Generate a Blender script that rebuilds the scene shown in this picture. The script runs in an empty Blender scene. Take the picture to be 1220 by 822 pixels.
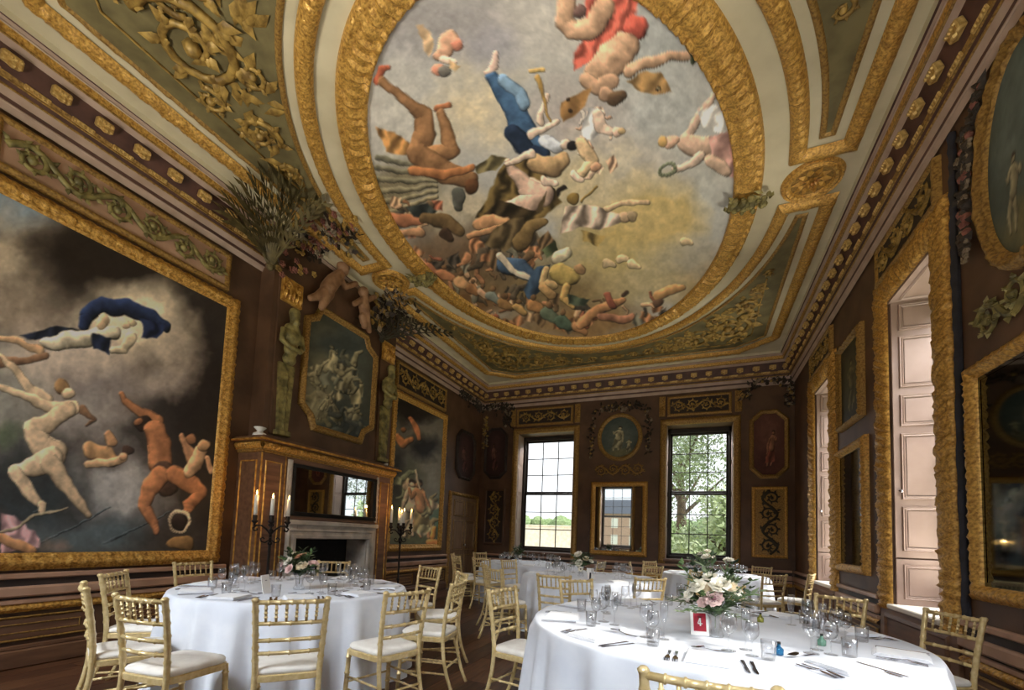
import bpy, bmesh, math, random
import numpy as np
from mathutils import Vector, Matrix
random.seed(7)
sc = bpy.context.scene
C = sc.collection
PI = math.pi

# ------------------------------------------------------------------ room size (metres)
XL, XR, YF, YN, ZC = -5.5, 1.92, 10.6, -0.6, 5.44
WT = 0.55                                   # wall thickness

# ------------------------------------------------------------------ camera
FPX, YAW, PITCH, ROLL, PCY, PCX, CH = 515.38, -.4018164, .0674657, .0390475, 603.33, 610.0, 1.33
def _axes():
    f = np.array([math.sin(YAW)*math.cos(PITCH), math.cos(YAW)*math.cos(PITCH), math.sin(PITCH)])
    rt = np.array([math.cos(YAW), -math.sin(YAW), 0]); up = np.cross(rt, f)
    return rt*math.cos(ROLL)+up*math.sin(ROLL), -rt*math.sin(ROLL)+up*math.cos(ROLL), f
CA, CU, CW = _axes()
CO = np.array([0, 0, CH])
cam = bpy.data.cameras.new('camera'); camo = bpy.data.objects.new('camera', cam); C.objects.link(camo)
cam.sensor_width = 36; cam.lens = 36*FPX/1220; cam.shift_y = (PCY-411)/1220; cam.clip_start = .05; cam.clip_end = 300
M = Matrix(((CA[0], CU[0], -CW[0], CO[0]), (CA[1], CU[1], -CW[1], CO[1]), (CA[2], CU[2], -CW[2], CO[2]), (0, 0, 0, 1)))
camo.matrix_world = M
sc.camera = camo

# ------------------------------------------------------------------ world, sun, window daylight, exposure
sc.view_settings.view_transform = 'Standard'; sc.view_settings.look = 'None'
sc.view_settings.gamma = 1; sc.view_settings.use_curve_mapping = False
sc.view_settings.exposure = 0.6
w = bpy.data.worlds.new('world'); sc.world = w; w.use_nodes = True
nt = w.node_tree; nt.nodes.clear()
_o = nt.nodes.new('ShaderNodeOutputWorld'); _b = nt.nodes.new('ShaderNodeBackground')
_s = nt.nodes.new('ShaderNodeTexSky'); _s.sky_type = 'HOSEK_WILKIE'; _s.turbidity = 6
_s.sun_direction = (.75, -.35, .55)
_m = nt.nodes.new('ShaderNodeMix'); _m.data_type = 'RGBA'; _m.inputs[0].default_value = .72
_m.inputs[7].default_value = (.93, .96, 1, 1)
nt.links.new(_s.outputs[0], _m.inputs[6]); nt.links.new(_m.outputs[2], _b.inputs[0])
_b.inputs[1].default_value = 1.5
nt.links.new(_b.outputs[0], _o.inputs[0])
def light(name, kind, loc, direction, energy, color=(1, 1, 1), size=None, angle=None):
    l = bpy.data.lights.new(name, kind); l.energy = energy; l.color = color
    if size: l.shape = 'RECTANGLE'; l.size, l.size_y = size
    if angle is not None: l.angle = angle
    o = bpy.data.objects.new(name, l); C.objects.link(o); o.location = loc
    d = Vector(direction)
    o.rotation_euler = d.to_track_quat('-Z', 'Y').to_euler()
    return o
light('sun', 'SUN', (12, -4, 12), (-.74, .10, -.66), 2.7, (1, .95, .86), angle=.03)
DAY = (1.0, .99, .97)
RW = [2.2, 5.28, 8.42]                      # centres of the three side windows
for y in RW:
    light('side_window_daylight', 'AREA', (XR+WT+1.35, y, 5.5), (-.62, 0, -.78), 420, DAY, (2.2, 2.2))
FW = [(-4.40, -2.86), (-.64, .77)]          # far (and near) window openings in x
for a, b in FW:                              # unseen low lamps added outside the end windows brighten the ceiling
    light('ceiling_fill', 'AREA', ((a+b)/2, YN-WT-1.3, .25), (0, .80, .60), 470, (1, .95, .86), (2.6, 1.5))
    light('end_window_sky', 'AREA', ((a+b)/2, YN-WT-1.6, 5.0), (0, .84, -.54), 640, (.90, .95, 1.0), (2.6, 1.8))
for y in RW:
    light('side_low_fill', 'AREA', (XR+WT+1.2, y, .15), (-.8, 0, .6), 150, (1, .96, .86), (1.6, 1.4))  # added low lamps outside the side windows, standing in for light off the lawn
for a, b in FW:
    light('far_window_daylight', 'AREA', ((a+b)/2, YF+WT+.35, 4.35), (0, -1, -.5), 75, DAY, (b-a, .5))

# ------------------------------------------------------------------ pixel helpers: a pixel gives a direction, the plane gives the distance
def ray(x, y): return CW+CA*(x-PCX)/FPX-CU*(y-PCY)/FPX
def onx(x, y, X): d = ray(x, y); return CO+d*(X-CO[0])/d[0]
def ony(x, y, Y): d = ray(x, y); return CO+d*(Y-CO[1])/d[1]
def onz(x, y, Z): d = ray(x, y); return CO+d*(Z-CO[2])/d[2]
def proj(P):
    d = np.asarray(P, float)-CO; z = d@CW
    return np.stack([PCX+FPX*(d@CA)/z, PCY-FPX*(d@CU)/z], -1)

# ------------------------------------------------------------------ materials
def lin(c):
    c = c/255.0
    return c/12.92 if c <= .04045 else ((c+.055)/1.055)**2.4
def S(r, g, b, k=1): return (lin(r)*k, lin(g)*k, lin(b)*k, 1)
MATS = {}
def mat(name, col, rough=.6, metal=0.0, col2=None, scale=8, bump=0, bscale=None, detail=4, ramp=(.35, .65), stretch=None, spec=None, tex='noise', trans=0, emit=None, sheen=0):
    m = bpy.data.materials.new(name); m.use_nodes = True; n = m.node_tree; p = n.nodes['Principled BSDF']
    p.inputs['Base Color'].default_value = col; p.inputs['Roughness'].default_value = rough; p.inputs['Metallic'].default_value = metal
    if spec is not None: p.inputs['Specular IOR Level'].default_value = spec
    if trans: p.inputs['Transmission Weight'].default_value = trans
    if sheen: p.inputs['Sheen Weight'].default_value = sheen
    if emit: p.inputs['Emission Color'].default_value = emit[0]; p.inputs['Emission Strength'].default_value = emit[1]
    tc = n.nodes.new('ShaderNodeTexCoord'); mp = n.nodes.new('ShaderNodeMapping')
    n.links.new(tc.outputs['Object'], mp.inputs[0])
    if stretch: mp.inputs['Scale'].default_value = stretch
    def texn(sc_):
        if tex == 'voronoi':
            t = n.nodes.new('ShaderNodeTexVoronoi'); t.inputs['Scale'].default_value = sc_; n.links.new(mp.outputs[0], t.inputs['Vector']); return t.outputs['Distance']
        t = n.nodes.new('ShaderNodeTexNoise'); t.inputs['Scale'].default_value = sc_; t.inputs['Detail'].default_value = detail
        n.links.new(mp.outputs[0], t.inputs['Vector']); return t.outputs[0]
    if col2 is not None:
        r = n.nodes.new('ShaderNodeValToRGB'); r.color_ramp.elements[0].position = ramp[0]; r.color_ramp.elements[1].position = ramp[1]
        r.color_ramp.elements[0].color = col2; r.color_ramp.elements[1].color = col
        n.links.new(texn(scale), r.inputs[0]); n.links.new(r.outputs[0], p.inputs['Base Color'])
    if bump:
        b = n.nodes.new('ShaderNodeBump'); b.inputs['Strength'].default_value = bump; b.inputs['Distance'].default_value = .01
        n.links.new(texn(bscale or scale), b.inputs['Height']); n.links.new(b.outputs[0], p.inputs['Normal'])
    MATS[name] = m
    return m
mat('wall_brown', S(104, 75, 54), .55, 0, S(78, 55, 39), 2.5, .05, 30)
mat('wall_dark', S(54, 40, 34), .6, 0, S(40, 29, 25), 3)
mat('rail_pink', S(190, 152, 126), .42, 0, S(162, 126, 102), 3)
mat('dado_brown', S(122, 88, 64), .45, 0, S(94, 65, 47), 4, stretch=(4, .6, 4))
mat('pale_pink', S(186, 160, 142), .55, 0, S(168, 142, 124), 5)
mat('maroon', S(98, 66, 56), .6, 0, S(74, 48, 42), 6)
mat('cream', S(206, 194, 162), .65, 0, S(192, 180, 148), 3)
mat('olive', S(122, 110, 72), .65, 0, S(92, 82, 52), 4)
mat('olive_dark', S(62, 54, 34), .65, 0, S(44, 38, 26), 6)
mat('gold', S(214, 168, 80), .38, .35, S(150, 100, 38), 14, .2, 40)
mat('gold_carved', S(222, 174, 88), .38, .35, S(146, 100, 42), 46, .6, 60, 4, (.3, .62))
mat('gold_old', S(176, 138, 72), .45, .3, S(112, 80, 40), 46, .5, 60, 4, (.3, .62))
mat('gold_pale', S(226, 194, 124), .42, .3, S(176, 136, 70), 24, .3, 40)
mat('palm_olive', S(116, 102, 62), .6, 0, S(74, 64, 38), 10)
mat('gold_dull', S(184, 150, 78), .5, .2, S(112, 86, 40), 12, .2, 30)
mat('gold_green', S(156, 142, 84), .55, .1, S(88, 80, 46), 10, .2, 30)
mat('door_brown', S(136, 108, 82), .5, 0, S(116, 90, 66), 3, stretch=(6, 6, .8))
mat('shutter_pink', S(158, 134, 122), .5, 0, S(144, 120, 108), 3)
mat('sill_white', S(225, 218, 208), .45)
mat('sash_dark', S(46, 38, 32), .45)
mat('marble', S(196, 190, 182), .3, 0, S(138, 132, 126), 4, .02, 4, 8, (.3, .62))
mat('soot', S(30, 29, 29), .9, 0, S(18, 17, 17), 8)
mat('mirror', S(215, 220, 220), .02, 1.0)
mat('mirror_old', S(120, 128, 130), .04, 1.0)
mat('iron', S(34, 28, 26), .5, .6)
mat('wax', S(240, 234, 218), .45)
mat('flame', S(255, 190, 90), .5, emit=(S(255, 190, 96), 14))
mat('chair_gold', S(226, 204, 154), .3, .28, S(204, 178, 122), 30, .06, 60)
mat('cushion', S(240, 236, 228), .85, 0, S(228, 222, 214), 12, .08, 90, sheen=.2)
mat('linen', S(230, 234, 243), .8, 0, S(220, 225, 236), 6, .05, 220, sheen=.2)
mat('napkin', S(246, 247, 250), .8, 0, S(236, 238, 244), 14, .08, 160)
mat('steel', S(190, 190, 196), .18, 1.0)
mat('plank', S(96, 62, 42), .42, 0, S(62, 38, 26), 5, .06, 14, 6, stretch=(7, .7, 2))
mat('plank_b', S(108, 72, 48), .42, 0, S(74, 46, 30), 5, .06, 14, 6, stretch=(7, .7, 2))
mat('plank_c', S(82, 54, 38), .45, 0, S(54, 34, 24), 5, .06, 14, 6, stretch=(7, .7, 2))
mat('subfloor', S(30, 22, 18), .9)
mat('petal_white', S(246, 242, 230), .7, 0, S(236, 230, 212), 20)
mat('petal_cream', S(242, 230, 204), .7, 0, S(230, 212, 180), 20)
mat('petal_blush', S(232, 204, 198), .7, 0, S(220, 184, 180), 20)
mat('petal_peach', S(222, 180, 150), .7, 0, S(206, 160, 130), 20)
mat('flower_eye', S(38, 34, 44), .6)
mat('flower_mauve', S(150, 104, 112), .6)
mat('leaf_green', S(86, 112, 62), .6, 0, S(52, 78, 40), 8)
mat('leaf_grey', S(128, 142, 110), .6, 0, S(92, 108, 78), 8)
mat('leaf_dark', S(56, 76, 46), .6, 0, S(34, 50, 30), 8)
mat('paper', S(246, 244, 240), .6)
mat('red_card', S(178, 30, 52), .5)
mat('black_card', S(24, 24, 28), .5)
mat('blue_glass', S(40, 120, 170), .1, trans=.6)
mat('green_glass', S(150, 205, 180), .1, trans=.6)
mat('yellow_glass', S(190, 190, 90), .1, trans=.6)
mat('porcelain', S(238, 234, 226), .25)
mat('garland_dark', S(66, 52, 40), .7, 0, S(40, 32, 26), 30)
mat('garland_pale', S(150, 132, 108), .7, 0, S(110, 94, 74), 30)
mat('garland_rose', S(150, 96, 80), .7, 0, S(110, 64, 54), 30)
mat('blue_black', S(44, 44, 54), .6, 0, S(28, 28, 34), 12)
mat('skin', S(160, 120, 86), .6, 0, S(126, 90, 60), 8)
mat('lawn', S(186, 190, 140), .9, 0, S(166, 174, 118), 1.2)
mat('gravel', S(232, 224, 206), .9, 0, S(214, 204, 184), 3)
mat('tree_leaf', S(140, 156, 118), .7, 0, S(92, 108, 76), 1.2)
mat('tree_leaf_pale', S(188, 202, 160), .7, 0, S(150, 168, 124), 1.2)
mat('bark', S(92, 76, 58), .9, 0, S(62, 50, 40), 6)
mat('hedge', S(150, 170, 124), .9, 0, S(112, 136, 88), 5)
mat('house_brick', S(204, 172, 156), .9, 0, S(186, 152, 136), 6)
mat('house_slate', S(92, 96, 106), .8)
def glass_mat(name, tint, base, edge, pw):
    """thin clear glass: transparent, with reflection growing towards grazing view"""
    m = bpy.data.materials.new(name); m.use_nodes = True; n = m.node_tree; n.nodes.clear()
    o = n.nodes.new('ShaderNodeOutputMaterial'); mx = n.nodes.new('ShaderNodeMixShader'); t = n.nodes.new('ShaderNodeBsdfTransparent'); gl = n.nodes.new('ShaderNodeBsdfGlossy')
    lw = n.nodes.new('ShaderNodeLayerWeight'); lw.inputs[0].default_value = .5
    p = n.nodes.new('ShaderNodeMath'); p.operation = 'POWER'; p.inputs[1].default_value = pw
    q = n.nodes.new('ShaderNodeMath'); q.operation = 'MULTIPLY_ADD'; q.inputs[1].default_value = edge; q.inputs[2].default_value = base
    t.inputs[0].default_value = tint; gl.inputs['Roughness'].default_value = .08
    n.links.new(lw.outputs['Facing'], p.inputs[0]); n.links.new(p.outputs[0], q.inputs[0])
    n.links.new(q.outputs[0], mx.inputs[0]); n.links.new(t.outputs[0], mx.inputs[1]); n.links.new(gl.outputs[0], mx.inputs[2]); n.links.new(mx.outputs[0], o.inputs[0])
    MATS[name] = m
glass_mat('pane_glass', (.97, .98, .98, 1), .03, .4, 4)
glass_mat('crystal', (.985, .99, 1, 1), .09, .6, 2.2)
def paint_mat(name, rough=.5, bump=.05):
    m = bpy.data.materials.new(name); m.use_nodes = True; n = m.node_tree; p = n.nodes['Principled BSDF']
    a = n.nodes.new('ShaderNodeAttribute'); a.attribute_name = 'Col'
    n.links.new(a.outputs['Color'], p.inputs['Base Color']); p.inputs['Roughness'].default_value = rough
    p.inputs['Specular IOR Level'].default_value = .25
    t = n.nodes.new('ShaderNodeTexNoise'); t.inputs['Scale'].default_value = 60; b = n.nodes.new('ShaderNodeBump'); b.inputs['Strength'].default_value = bump; b.inputs['Distance'].default_value = .005
    n.links.new(t.outputs[0], b.inputs['Height']); n.links.new(b.outputs[0], p.inputs['Normal'])
    MATS[name] = m
paint_mat('oil_paint', .5); paint_mat('fresco', .8)

# ------------------------------------------------------------------ mesh helpers
class Plane:
    def __init__(s, O, U, V):
        s.O, s.U, s.V = Vector(O), Vector(U), Vector(V); s.N = s.U.cross(s.V)
    def __call__(s, u, v, h=0): return s.O+s.U*u+s.V*v+s.N*h
PW_L = Plane((XL, 0, 0), (0, 1, 0), (0, 0, 1))       # u = y
PW_R = Plane((XR, 0, 0), (0, -1, 0), (0, 0, 1))      # u = -y
PW_F = Plane((0, YF, 0), (1, 0, 0), (0, 0, 1))       # u = x
PW_N = Plane((0, YN, 0), (-1, 0, 0), (0, 0, 1))      # u = -x
PW_C = Plane((0, 0, ZC), (1, 0, 0), (0, -1, 0))      # u = x, v = -y
PW_0 = Plane((0, 0, 0), (1, 0, 0), (0, 1, 0))
class MB:
    def __init__(s): s.v = []; s.f = []; s.m = []; s.mi = 0
    def add(s, vs, fs):
        o = len(s.v); s.v += [tuple(p) for p in vs]; s.f += [tuple(i+o for i in f) for f in fs]; s.m += [s.mi]*len(fs)
    def box(s, x0, x1, y0, y1, z0, z1, ch=0):
        if x0 > x1: x0, x1 = x1, x0
        if y0 > y1: y0, y1 = y1, y0
        if z0 > z1: z0, z1 = z1, z0
        if ch:
            c = min(ch, (x1-x0)*.45, (y1-y0)*.45, (z1-z0)*.45)
            bm = bmesh.new(); bmesh.ops.create_cube(bm, size=1)
            for q in bm.verts: q.co = Vector(((x0+x1)/2+q.co.x*(x1-x0), (y0+y1)/2+q.co.y*(y1-y0), (z0+z1)/2+q.co.z*(z1-z0)))
            bmesh.ops.bevel(bm, geom=bm.edges[:], offset=c, segments=1, affect='EDGES')
            bm.verts.index_update(); s.add([q.co[:] for q in bm.verts], [[q.index for q in f.verts] for f in bm.faces]); bm.free(); return
        s.add([(x0, y0, z0), (x1, y0, z0), (x1, y1, z0), (x0, y1, z0), (x0, y0, z1), (x1, y0, z1), (x1, y1, z1), (x0, y1, z1)],
              [(0, 3, 2, 1), (4, 5, 6, 7), (0, 1, 5, 4), (1, 2, 6, 5), (2, 3, 7, 6), (3, 0, 4, 7)])
    def pbox(s, P, u0, u1, v0, v1, h0, h1, ch=0):
        a = P(u0, v0, h0); b = P(u1, v1, h1); s.box(a.x, b.x, a.y, b.y, a.z, b.z, ch)
    def tube(s, pts, r, n=8, cap=True, flat=1, up=None):
        pts = [Vector(p) for p in pts]; rs = r if isinstance(r, (list, tuple)) else [r]*len(pts)
        t0 = (pts[1]-pts[0]).normalized(); ref = Vector(up) if up else (Vector((0, 0, 1)) if abs(t0.z) < .9 else Vector((1, 0, 0)))
        vs = []; L = len(pts)
        for i, p in enumerate(pts):
            t = (pts[min(i+1, L-1)]-pts[max(i-1, 0)]).normalized()
            a = ref-t*ref.dot(t)
            a = a.normalized() if a.length > 1e-6 else Vector((1, 0, 0))
            ref = a if not up else ref
            b = t.cross(a)
            for k in range(n):
                c_ = 2*PI*k/n; vs.append(p+a*(math.cos(c_)*rs[i]*flat)+b*(math.sin(c_)*rs[i]))
        fs = [(i*n+k, i*n+(k+1) % n, (i+1)*n+(k+1) % n, (i+1)*n+k) for i in range(L-1) for k in range(n)]
        if cap: fs += [tuple(range(n-1, -1, -1)), tuple((L-1)*n+k for k in range(n))]
        s.add(vs, fs)
    def lathe(s, prof, n=16, c=(0, 0, 0), sx=1, sy=1, closed=False):
        vs = []; L = len(prof)
        for r, z in prof:
            for k in range(n):
                a = 2*PI*k/n; vs.append((c[0]+r*math.cos(a)*sx, c[1]+r*math.sin(a)*sy, c[2]+z))
        fs = [(i*n+k, i*n+(k+1) % n, (i+1)*n+(k+1) % n, (i+1)*n+k) for i in range(L-1) for k in range(n)]
        if not closed: fs += [tuple(range(n-1, -1, -1)), tuple((L-1)*n+k for k in range(n))]
        s.add(vs, fs)
    def ball(s, c, r, n=8, m=5, sx=1, sy=1, sz=1):
        s.lathe([(max(.001, r*math.sin(PI*i/m)), -r*math.cos(PI*i/m)*sz) for i in range(m+1)], n, c, sx, sy)
    def prism(s, P, pts, h0, h1):
        n = len(pts); s.add([P(u, v, h0) for u, v in pts]+[P(u, v, h1) for u, v in pts],
                            [tuple(range(n-1, -1, -1)), tuple(range(n, 2*n))]+[(i, (i+1) % n, n+(i+1) % n, n+i) for i in range(n)])
    def ring(s, P, outer, inner, h):      # flat band between two equal-length loops
        n = len(outer); s.add([P(u, v, h) for u, v in outer]+[P(u, v, h) for u, v in inner], [(i, (i+1) % n, n+(i+1) % n, n+i) for i in range(n)])
    def sweep(s, P, pts, prof, closed=True, amp=0, period=.1, step=None, slant=1.0):
        """profile (offset to the right of travel, height) swept along a polyline in a plane, mitred; amp/period carve a leaf pattern into it"""
        p2 = [Vector((a, b)) for a, b in pts]; n = len(p2); mit = []
        for i in range(n):
            d0 = (p2[i]-p2[i-1]).normalized() if (closed or i > 0) else None
            d1 = (p2[(i+1) % n]-p2[i]).normalized() if (closed or i < n-1) else None
            if d0 is None: d0 = d1
            if d1 is None: d1 = d0
            n0 = Vector((d0.y, -d0.x)); n1 = Vector((d1.y, -d1.x)); mm = n0+n1
            mit.append(mm/max(.3, mm.dot(n0)) if mm.length > 1e-6 else n0)
        k = len(prof); acc = 0
        for i in range(n if closed else n-1):
            a, b = p2[i], p2[(i+1) % n]; ma, mb_ = mit[i], mit[(i+1) % n]; L = (b-a).length
            ns = max(1, int(L/step)) if step else 1
            vs = []
            for j in range(ns+1):
                t = j/ns
                for q, (w_, h) in enumerate(prof):
                    c = (a+ma*w_).lerp(b+mb_*w_, t); hh = h
                    if amp and 0 < q < k-1:
                        x = (acc+L*t)/period+slant*abs(q-(k-1)/2)/k
                        hh += amp*(.55*math.sin(2*PI*x)+.8*math.sin(x*15.7+q*5.3)*math.sin(x*6.1-q*2.9)+.5*math.sin(x*27.1+q*3.7))
                        c = c+(ma if t < .5 else mb_)*(.18*amp*math.sin(2*PI*x+q))
                    vs.append(P(c.x, c.y, hh))
            s.add(vs, [(j*k+q, j*k+q+1, (j+1)*k+q+1, (j+1)*k+q) for j in range(ns) for q in range(k-1)])
            acc += L
    def leaf(s, P, u, v, ang, ln, wd, h=0, lift=.02):
        c, d = math.cos(ang), math.sin(ang)
        q = lambda a, b, hh: P(u+c*a-d*b, v+d*a+c*b, h+hh)
        s.add([q(0, 0, 0), q(ln*.45, wd*.5, .002), q(ln, 0, lift*.5), q(ln*.45, -wd*.5, .002), q(ln*.45, 0, lift)],
              [(0, 4, 1), (1, 4, 2), (2, 4, 3), (3, 4, 0)])
    def spiral(s, P, u, v, r, a0, turns, sgn, th, h=0, n=6, lv=True):
        K = max(8, int(14*turns)); pts = []
        for i in range(K+1):
            t = i/K; rr = r*(1-t*.86); a = a0+sgn*t*turns*2*PI; pts.append(P(u+rr*math.cos(a), v+rr*math.sin(a), h+th*.4))
        s.tube(pts, [th*(1-.55*i/K) for i in range(K+1)], n, flat=.8, up=P.N)
        s.ball(P(u, v, h+th*.5), th*1.5, 6, 4)
        if lv:
            for i in range(0, K-2, 2):
                t = i/K; rr = r*(1-t*.86); a = a0+sgn*t*turns*2*PI
                for da, l_ in ((.55, .62), (1.1, .42)): s.leaf(P, u+rr*math.cos(a), v+rr*math.sin(a), a+sgn*da, r*l_*(1-t*.55), r*.30*(1-t*.4), h+th*.3, th*1.4)
                if i % 4 == 0: s.leaf(P, u+rr*math.cos(a), v+rr*math.sin(a), a+PI-sgn*.8, r*.3*(1-t*.5), r*.18, h+th*.3, th*1.2)
    def rinceau(s, P, u0, v0, u1, v1, waves, th, h=0):
        """running acanthus scroll filling a rectangle"""
        W_, H_ = u1-u0, v1-v0; hor = abs(W_) >= abs(H_)
        L, A = (W_, H_) if hor else (H_, W_)
        mp = (lambda a, b: (u0+a, (v0+v1)/2+b)) if hor else (lambda a, b: ((u0+u1)/2+b, v0+a))
        st = [mp(L*i/(waves*10), A*.28*math.sin(PI*i/10)) for i in range(waves*10+1)]
        s.tube([P(a, b, h+th*.4) for a, b in st], th, 6, flat=.8, up=P.N)
        cell = L/waves
        for k in range(waves):
            sg = 1 if k % 2 == 0 else -1
            a, b = mp(cell*(k+.5), -sg*A*.08)
            r = min(abs(cell)*.42, abs(A)*.36)
            s.spiral(P, a, b, r, sg*PI/2 if hor else (0 if sg > 0 else PI), 1.4, -sg if hor else sg, th*.9, h)
            for j in range(5):
                a, b = mp(cell*(k+.1+j*.2), sg*A*.30*math.sin(PI*(.1+j*.2)))
                s.leaf(P, a, b, random.uniform(0, 6.28), r*.75, r*.36, h+th*.2, th*1.6)
    def build(s, name, mats, parent=None, smooth=False, fix=False, world=False, **props):
        me = bpy.data.meshes.new(name); me.from_pydata(s.v, [], s.f)
        for m in (mats if isinstance(mats, (list, tuple)) else [mats]): me.materials.append(MATS[m])
        if isinstance(mats, (list, tuple)) and len(mats) > 1: me.polygons.foreach_set('material_index', s.m)
        if smooth: me.polygons.foreach_set('use_smooth', [True]*len(me.polygons))
        if fix:
            bm = bmesh.new(); bm.from_mesh(me); bmesh.ops.recalc_face_normals(bm, faces=bm.faces[:]); bm.to_mesh(me); bm.free()
        me.update()
        o = bpy.data.objects.new(name, me); C.objects.link(o)
        if parent is not None:
            o.parent = parent
            if world: o.location = -parent.location
        for k, v_ in props.items(): o[k] = v_
        return o
def thing(name, label, cat, loc=(0, 0, 0), rz=0, group=None):
    o = bpy.data.objects.new(name, None); C.objects.link(o); o.empty_display_size = .1
    o.location = loc; o.rotation_euler = (0, 0, rz); o['label'] = label; o['category'] = cat
    if group: o['group'] = group
    return o
def tag(o, label, cat, group=None):
    o['label'] = label; o['category'] = cat
    if group: o['group'] = group
    return o
def dup(root, loc=None, rz=None, label=None, group=None, scale=None, rot=None):
    r = root.copy(); C.objects.link(r)
    if loc is not None: r.location = loc
    if rz is not None: r.rotation_euler = (0, 0, rz)
    if rot is not None: r.rotation_euler = rot
    if scale: r.scale = (scale,)*3
    if label: r['label'] = label
    if group: r['group'] = group
    for ch in list(root.children):
        c = ch.copy(); C.objects.link(c); c.parent = r
        for g in list(ch.children):
            d = g.copy(); C.objects.link(d); d.parent = c
    return r
STRUCT = dict(kind='structure')

# ================================================================== THE ROOM SHELL
def holed(name, m, us, vs, holes, mk):
    """wall of boxes round its openings; us/vs are cut lines"""
    b = MB(); U = sorted(set([us[0], us[1]]+[x for h in holes for x in h[:2]])); V = sorted(set([vs[0], vs[1]]+[x for h in holes for x in h[2:]]))
    for i in range(len(U)-1):
        for j in range(len(V)-1):
            cu, cv = (U[i]+U[i+1])/2, (V[j]+V[j+1])/2
            if any(h[0] < cu < h[1] and h[2] < cv < h[3] for h in holes): continue
            mk(b, U[i], U[i+1], V[j], V[j+1])
    return b.build(name, m, **STRUCT)
HB, HT = .93, 4.05                                   # end windows: sill and head
SB, ST = .76, 4.05                                   # side windows
wl = holed('wall_left', 'wall_brown', (YN-WT, YF+WT), (0, ZC), [], lambda b, a, c, e, f: b.box(XL-WT, XL, a, c, e, f))
wr = holed('wall_right', 'wall_brown', (YN-WT, YF+WT), (0, ZC), [(y-.52, y+.52, SB, ST) for y in RW], lambda b, a, c, e, f: b.box(XR, XR+WT, a, c, e, f))
wf = holed('wall_far', 'wall_brown', (XL, XR), (0, ZC), [(a, c, HB, HT) for a, c in FW], lambda b, a, c, e, f: b.box(a, c, YF, YF+WT, e, f))
wn = holed('wall_near', 'wall_brown', (XL, XR), (0, ZC), [(a, c, HB, HT) for a, c in FW], lambda b, a, c, e, f: b.box(a, c, YN-WT, YN, e, f))
b = MB(); b.box(XL-WT, XR+WT, YN-WT, YF+WT, ZC, ZC+.2); ceil = b.build('ceiling', 'cream', **STRUCT)
b = MB(); b.box(XL, XR, YN, YF, -.2, -.022); floor = b.build('floor', 'subfloor', **STRUCT)
PLW = .212
proto = {}
x = XL; i = 0
while x < XR-.01:
    y = YN; wdt = min(PLW, XR-x)
    cuts = [YN]+sorted(random.Random(i).sample([YN+.7*k for k in range(2, 15)], 3))+[YF]
    for a, c in zip(cuts[:-1], cuts[1:]):
        key = (round(c-a, 2), round(wdt, 3), (i*7+int(a*10)) % 3)
        if key not in proto:
            b = MB(); b.box(.002, wdt-.002, .002, c-a-.002, -.022, 0, .002)
            o = b.build('plank', ('plank', 'plank_b', 'plank_c')[key[2]], floor); proto[key] = o
        else:
            o = proto[key].copy(); C.objects.link(o); o.parent = floor
        o.location = (x, a, 0)
    x += PLW; i += 1

# ---- cornice: profile read off the left edge of the picture
CP = [(128, .02), (117, .05), (110, .06), (97, .09), (88, .11), (80, .13), (48, .19), (36, .24), (22, .26), (15, .28), (13, .30)]
CPZ = [(d, float(onx(0, y, XL+d)[2])) for y, d in CP]+[(.31, ZC)]
CPM = ['pale_pink', 'maroon', 'pale_pink', 'maroon', 'gold_old', 'maroon', 'pale_pink', 'gold_carved', 'pale_pink', 'maroon', 'cream']
b_mod = MB(); b_mod.box(-.065, .065, 0, .065, -.045, .045, .012)
for sx_ in (-.045, -.015, .015, .045): b_mod.ball((sx_, .065, .015), .017, 6, 4)
b_mod.ball((0, .06, -.04), .026, 6, 4, 1.4)
b_den = MB(); b_den.box(-.085, .085, 0, .03, -.022, .022, .006)
for k in range(5): b_den.ball((-.064+.032*k, .032, -.005), .014, 6, 4, .8, .8, 1.2)
def cornice(name, kind, s0, s1):
    """kind: L / R / F; s along the wall; local sheet y = out from the wall"""
    b = MB()
    uniq = ['pale_pink', 'maroon', 'gold_old', 'gold_carved', 'cream']
    for k in range(len(CPZ)-1):
        (d0, z0), (d1, z1) = CPZ[k], CPZ[k+1]; b.mi = uniq.index(CPM[k])
        if kind == 'L': q = [(XL+d0, s0, z0), (XL+d0, s1, z0), (XL+d1, s1, z1), (XL+d1, s0, z1)]
        if kind == 'R': q = [(XR-d0, s0, z0), (XR-d0, s1, z0), (XR-d1, s1, z1), (XR-d1, s0, z1)]
        if kind == 'F': q = [(s0, YF-d0, z0), (s1, YF-d0, z0), (s1, YF-d1, z1), (s0, YF-d1, z1)]
        b.add(q, [(0, 1, 2, 3)])
    # rounded beads at the band edges
    for k in (1, 3, 4, 7, 8):
        d, z = CPZ[k]; b.mi = uniq.index('pale_pink' if k in (1, 8) else 'gold_old')
        pp = {'L': [(XL+d, s0, z), (XL+d, s1, z)], 'R': [(XR-d, s0, z), (XR-d, s1, z)], 'F': [(s0, YF-d, z), (s1, YF-d, z)]}[kind]
        b.tube(pp, .011, 6)
    o = b.build(name, uniq, **STRUCT)
    ms = {}
    for what, mb_, nm, d, y, off in (('u', b_mod, 'modillion', .17, 63, .0), ('d', b_den, 'dentil_block', .11, 83, .19)):
        z = float(onx(0, y, XL+d)[2])
        s = s0+.12+off; first = ms.get(what)
        while s < s1-.1:
            if first is None:
                q = mb_.build(nm, 'gold_pale', o); first = q
            else:
                q = first.copy(); C.objects.link(q); q.parent = o
            if kind == 'L': q.location = (XL+d, s, z); q.rotation_euler = (-.35, 0, -PI/2)
            if kind == 'R': q.location = (XR-d, s, z); q.rotation_euler = (-.35, 0, PI/2)
            if kind == 'F': q.location = (s, YF-d, z); q.rotation_euler = (-.35, 0, PI)
            s += .31
        
    return o
cornice('trim_1', 'L', .05, YF-.02)
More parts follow.
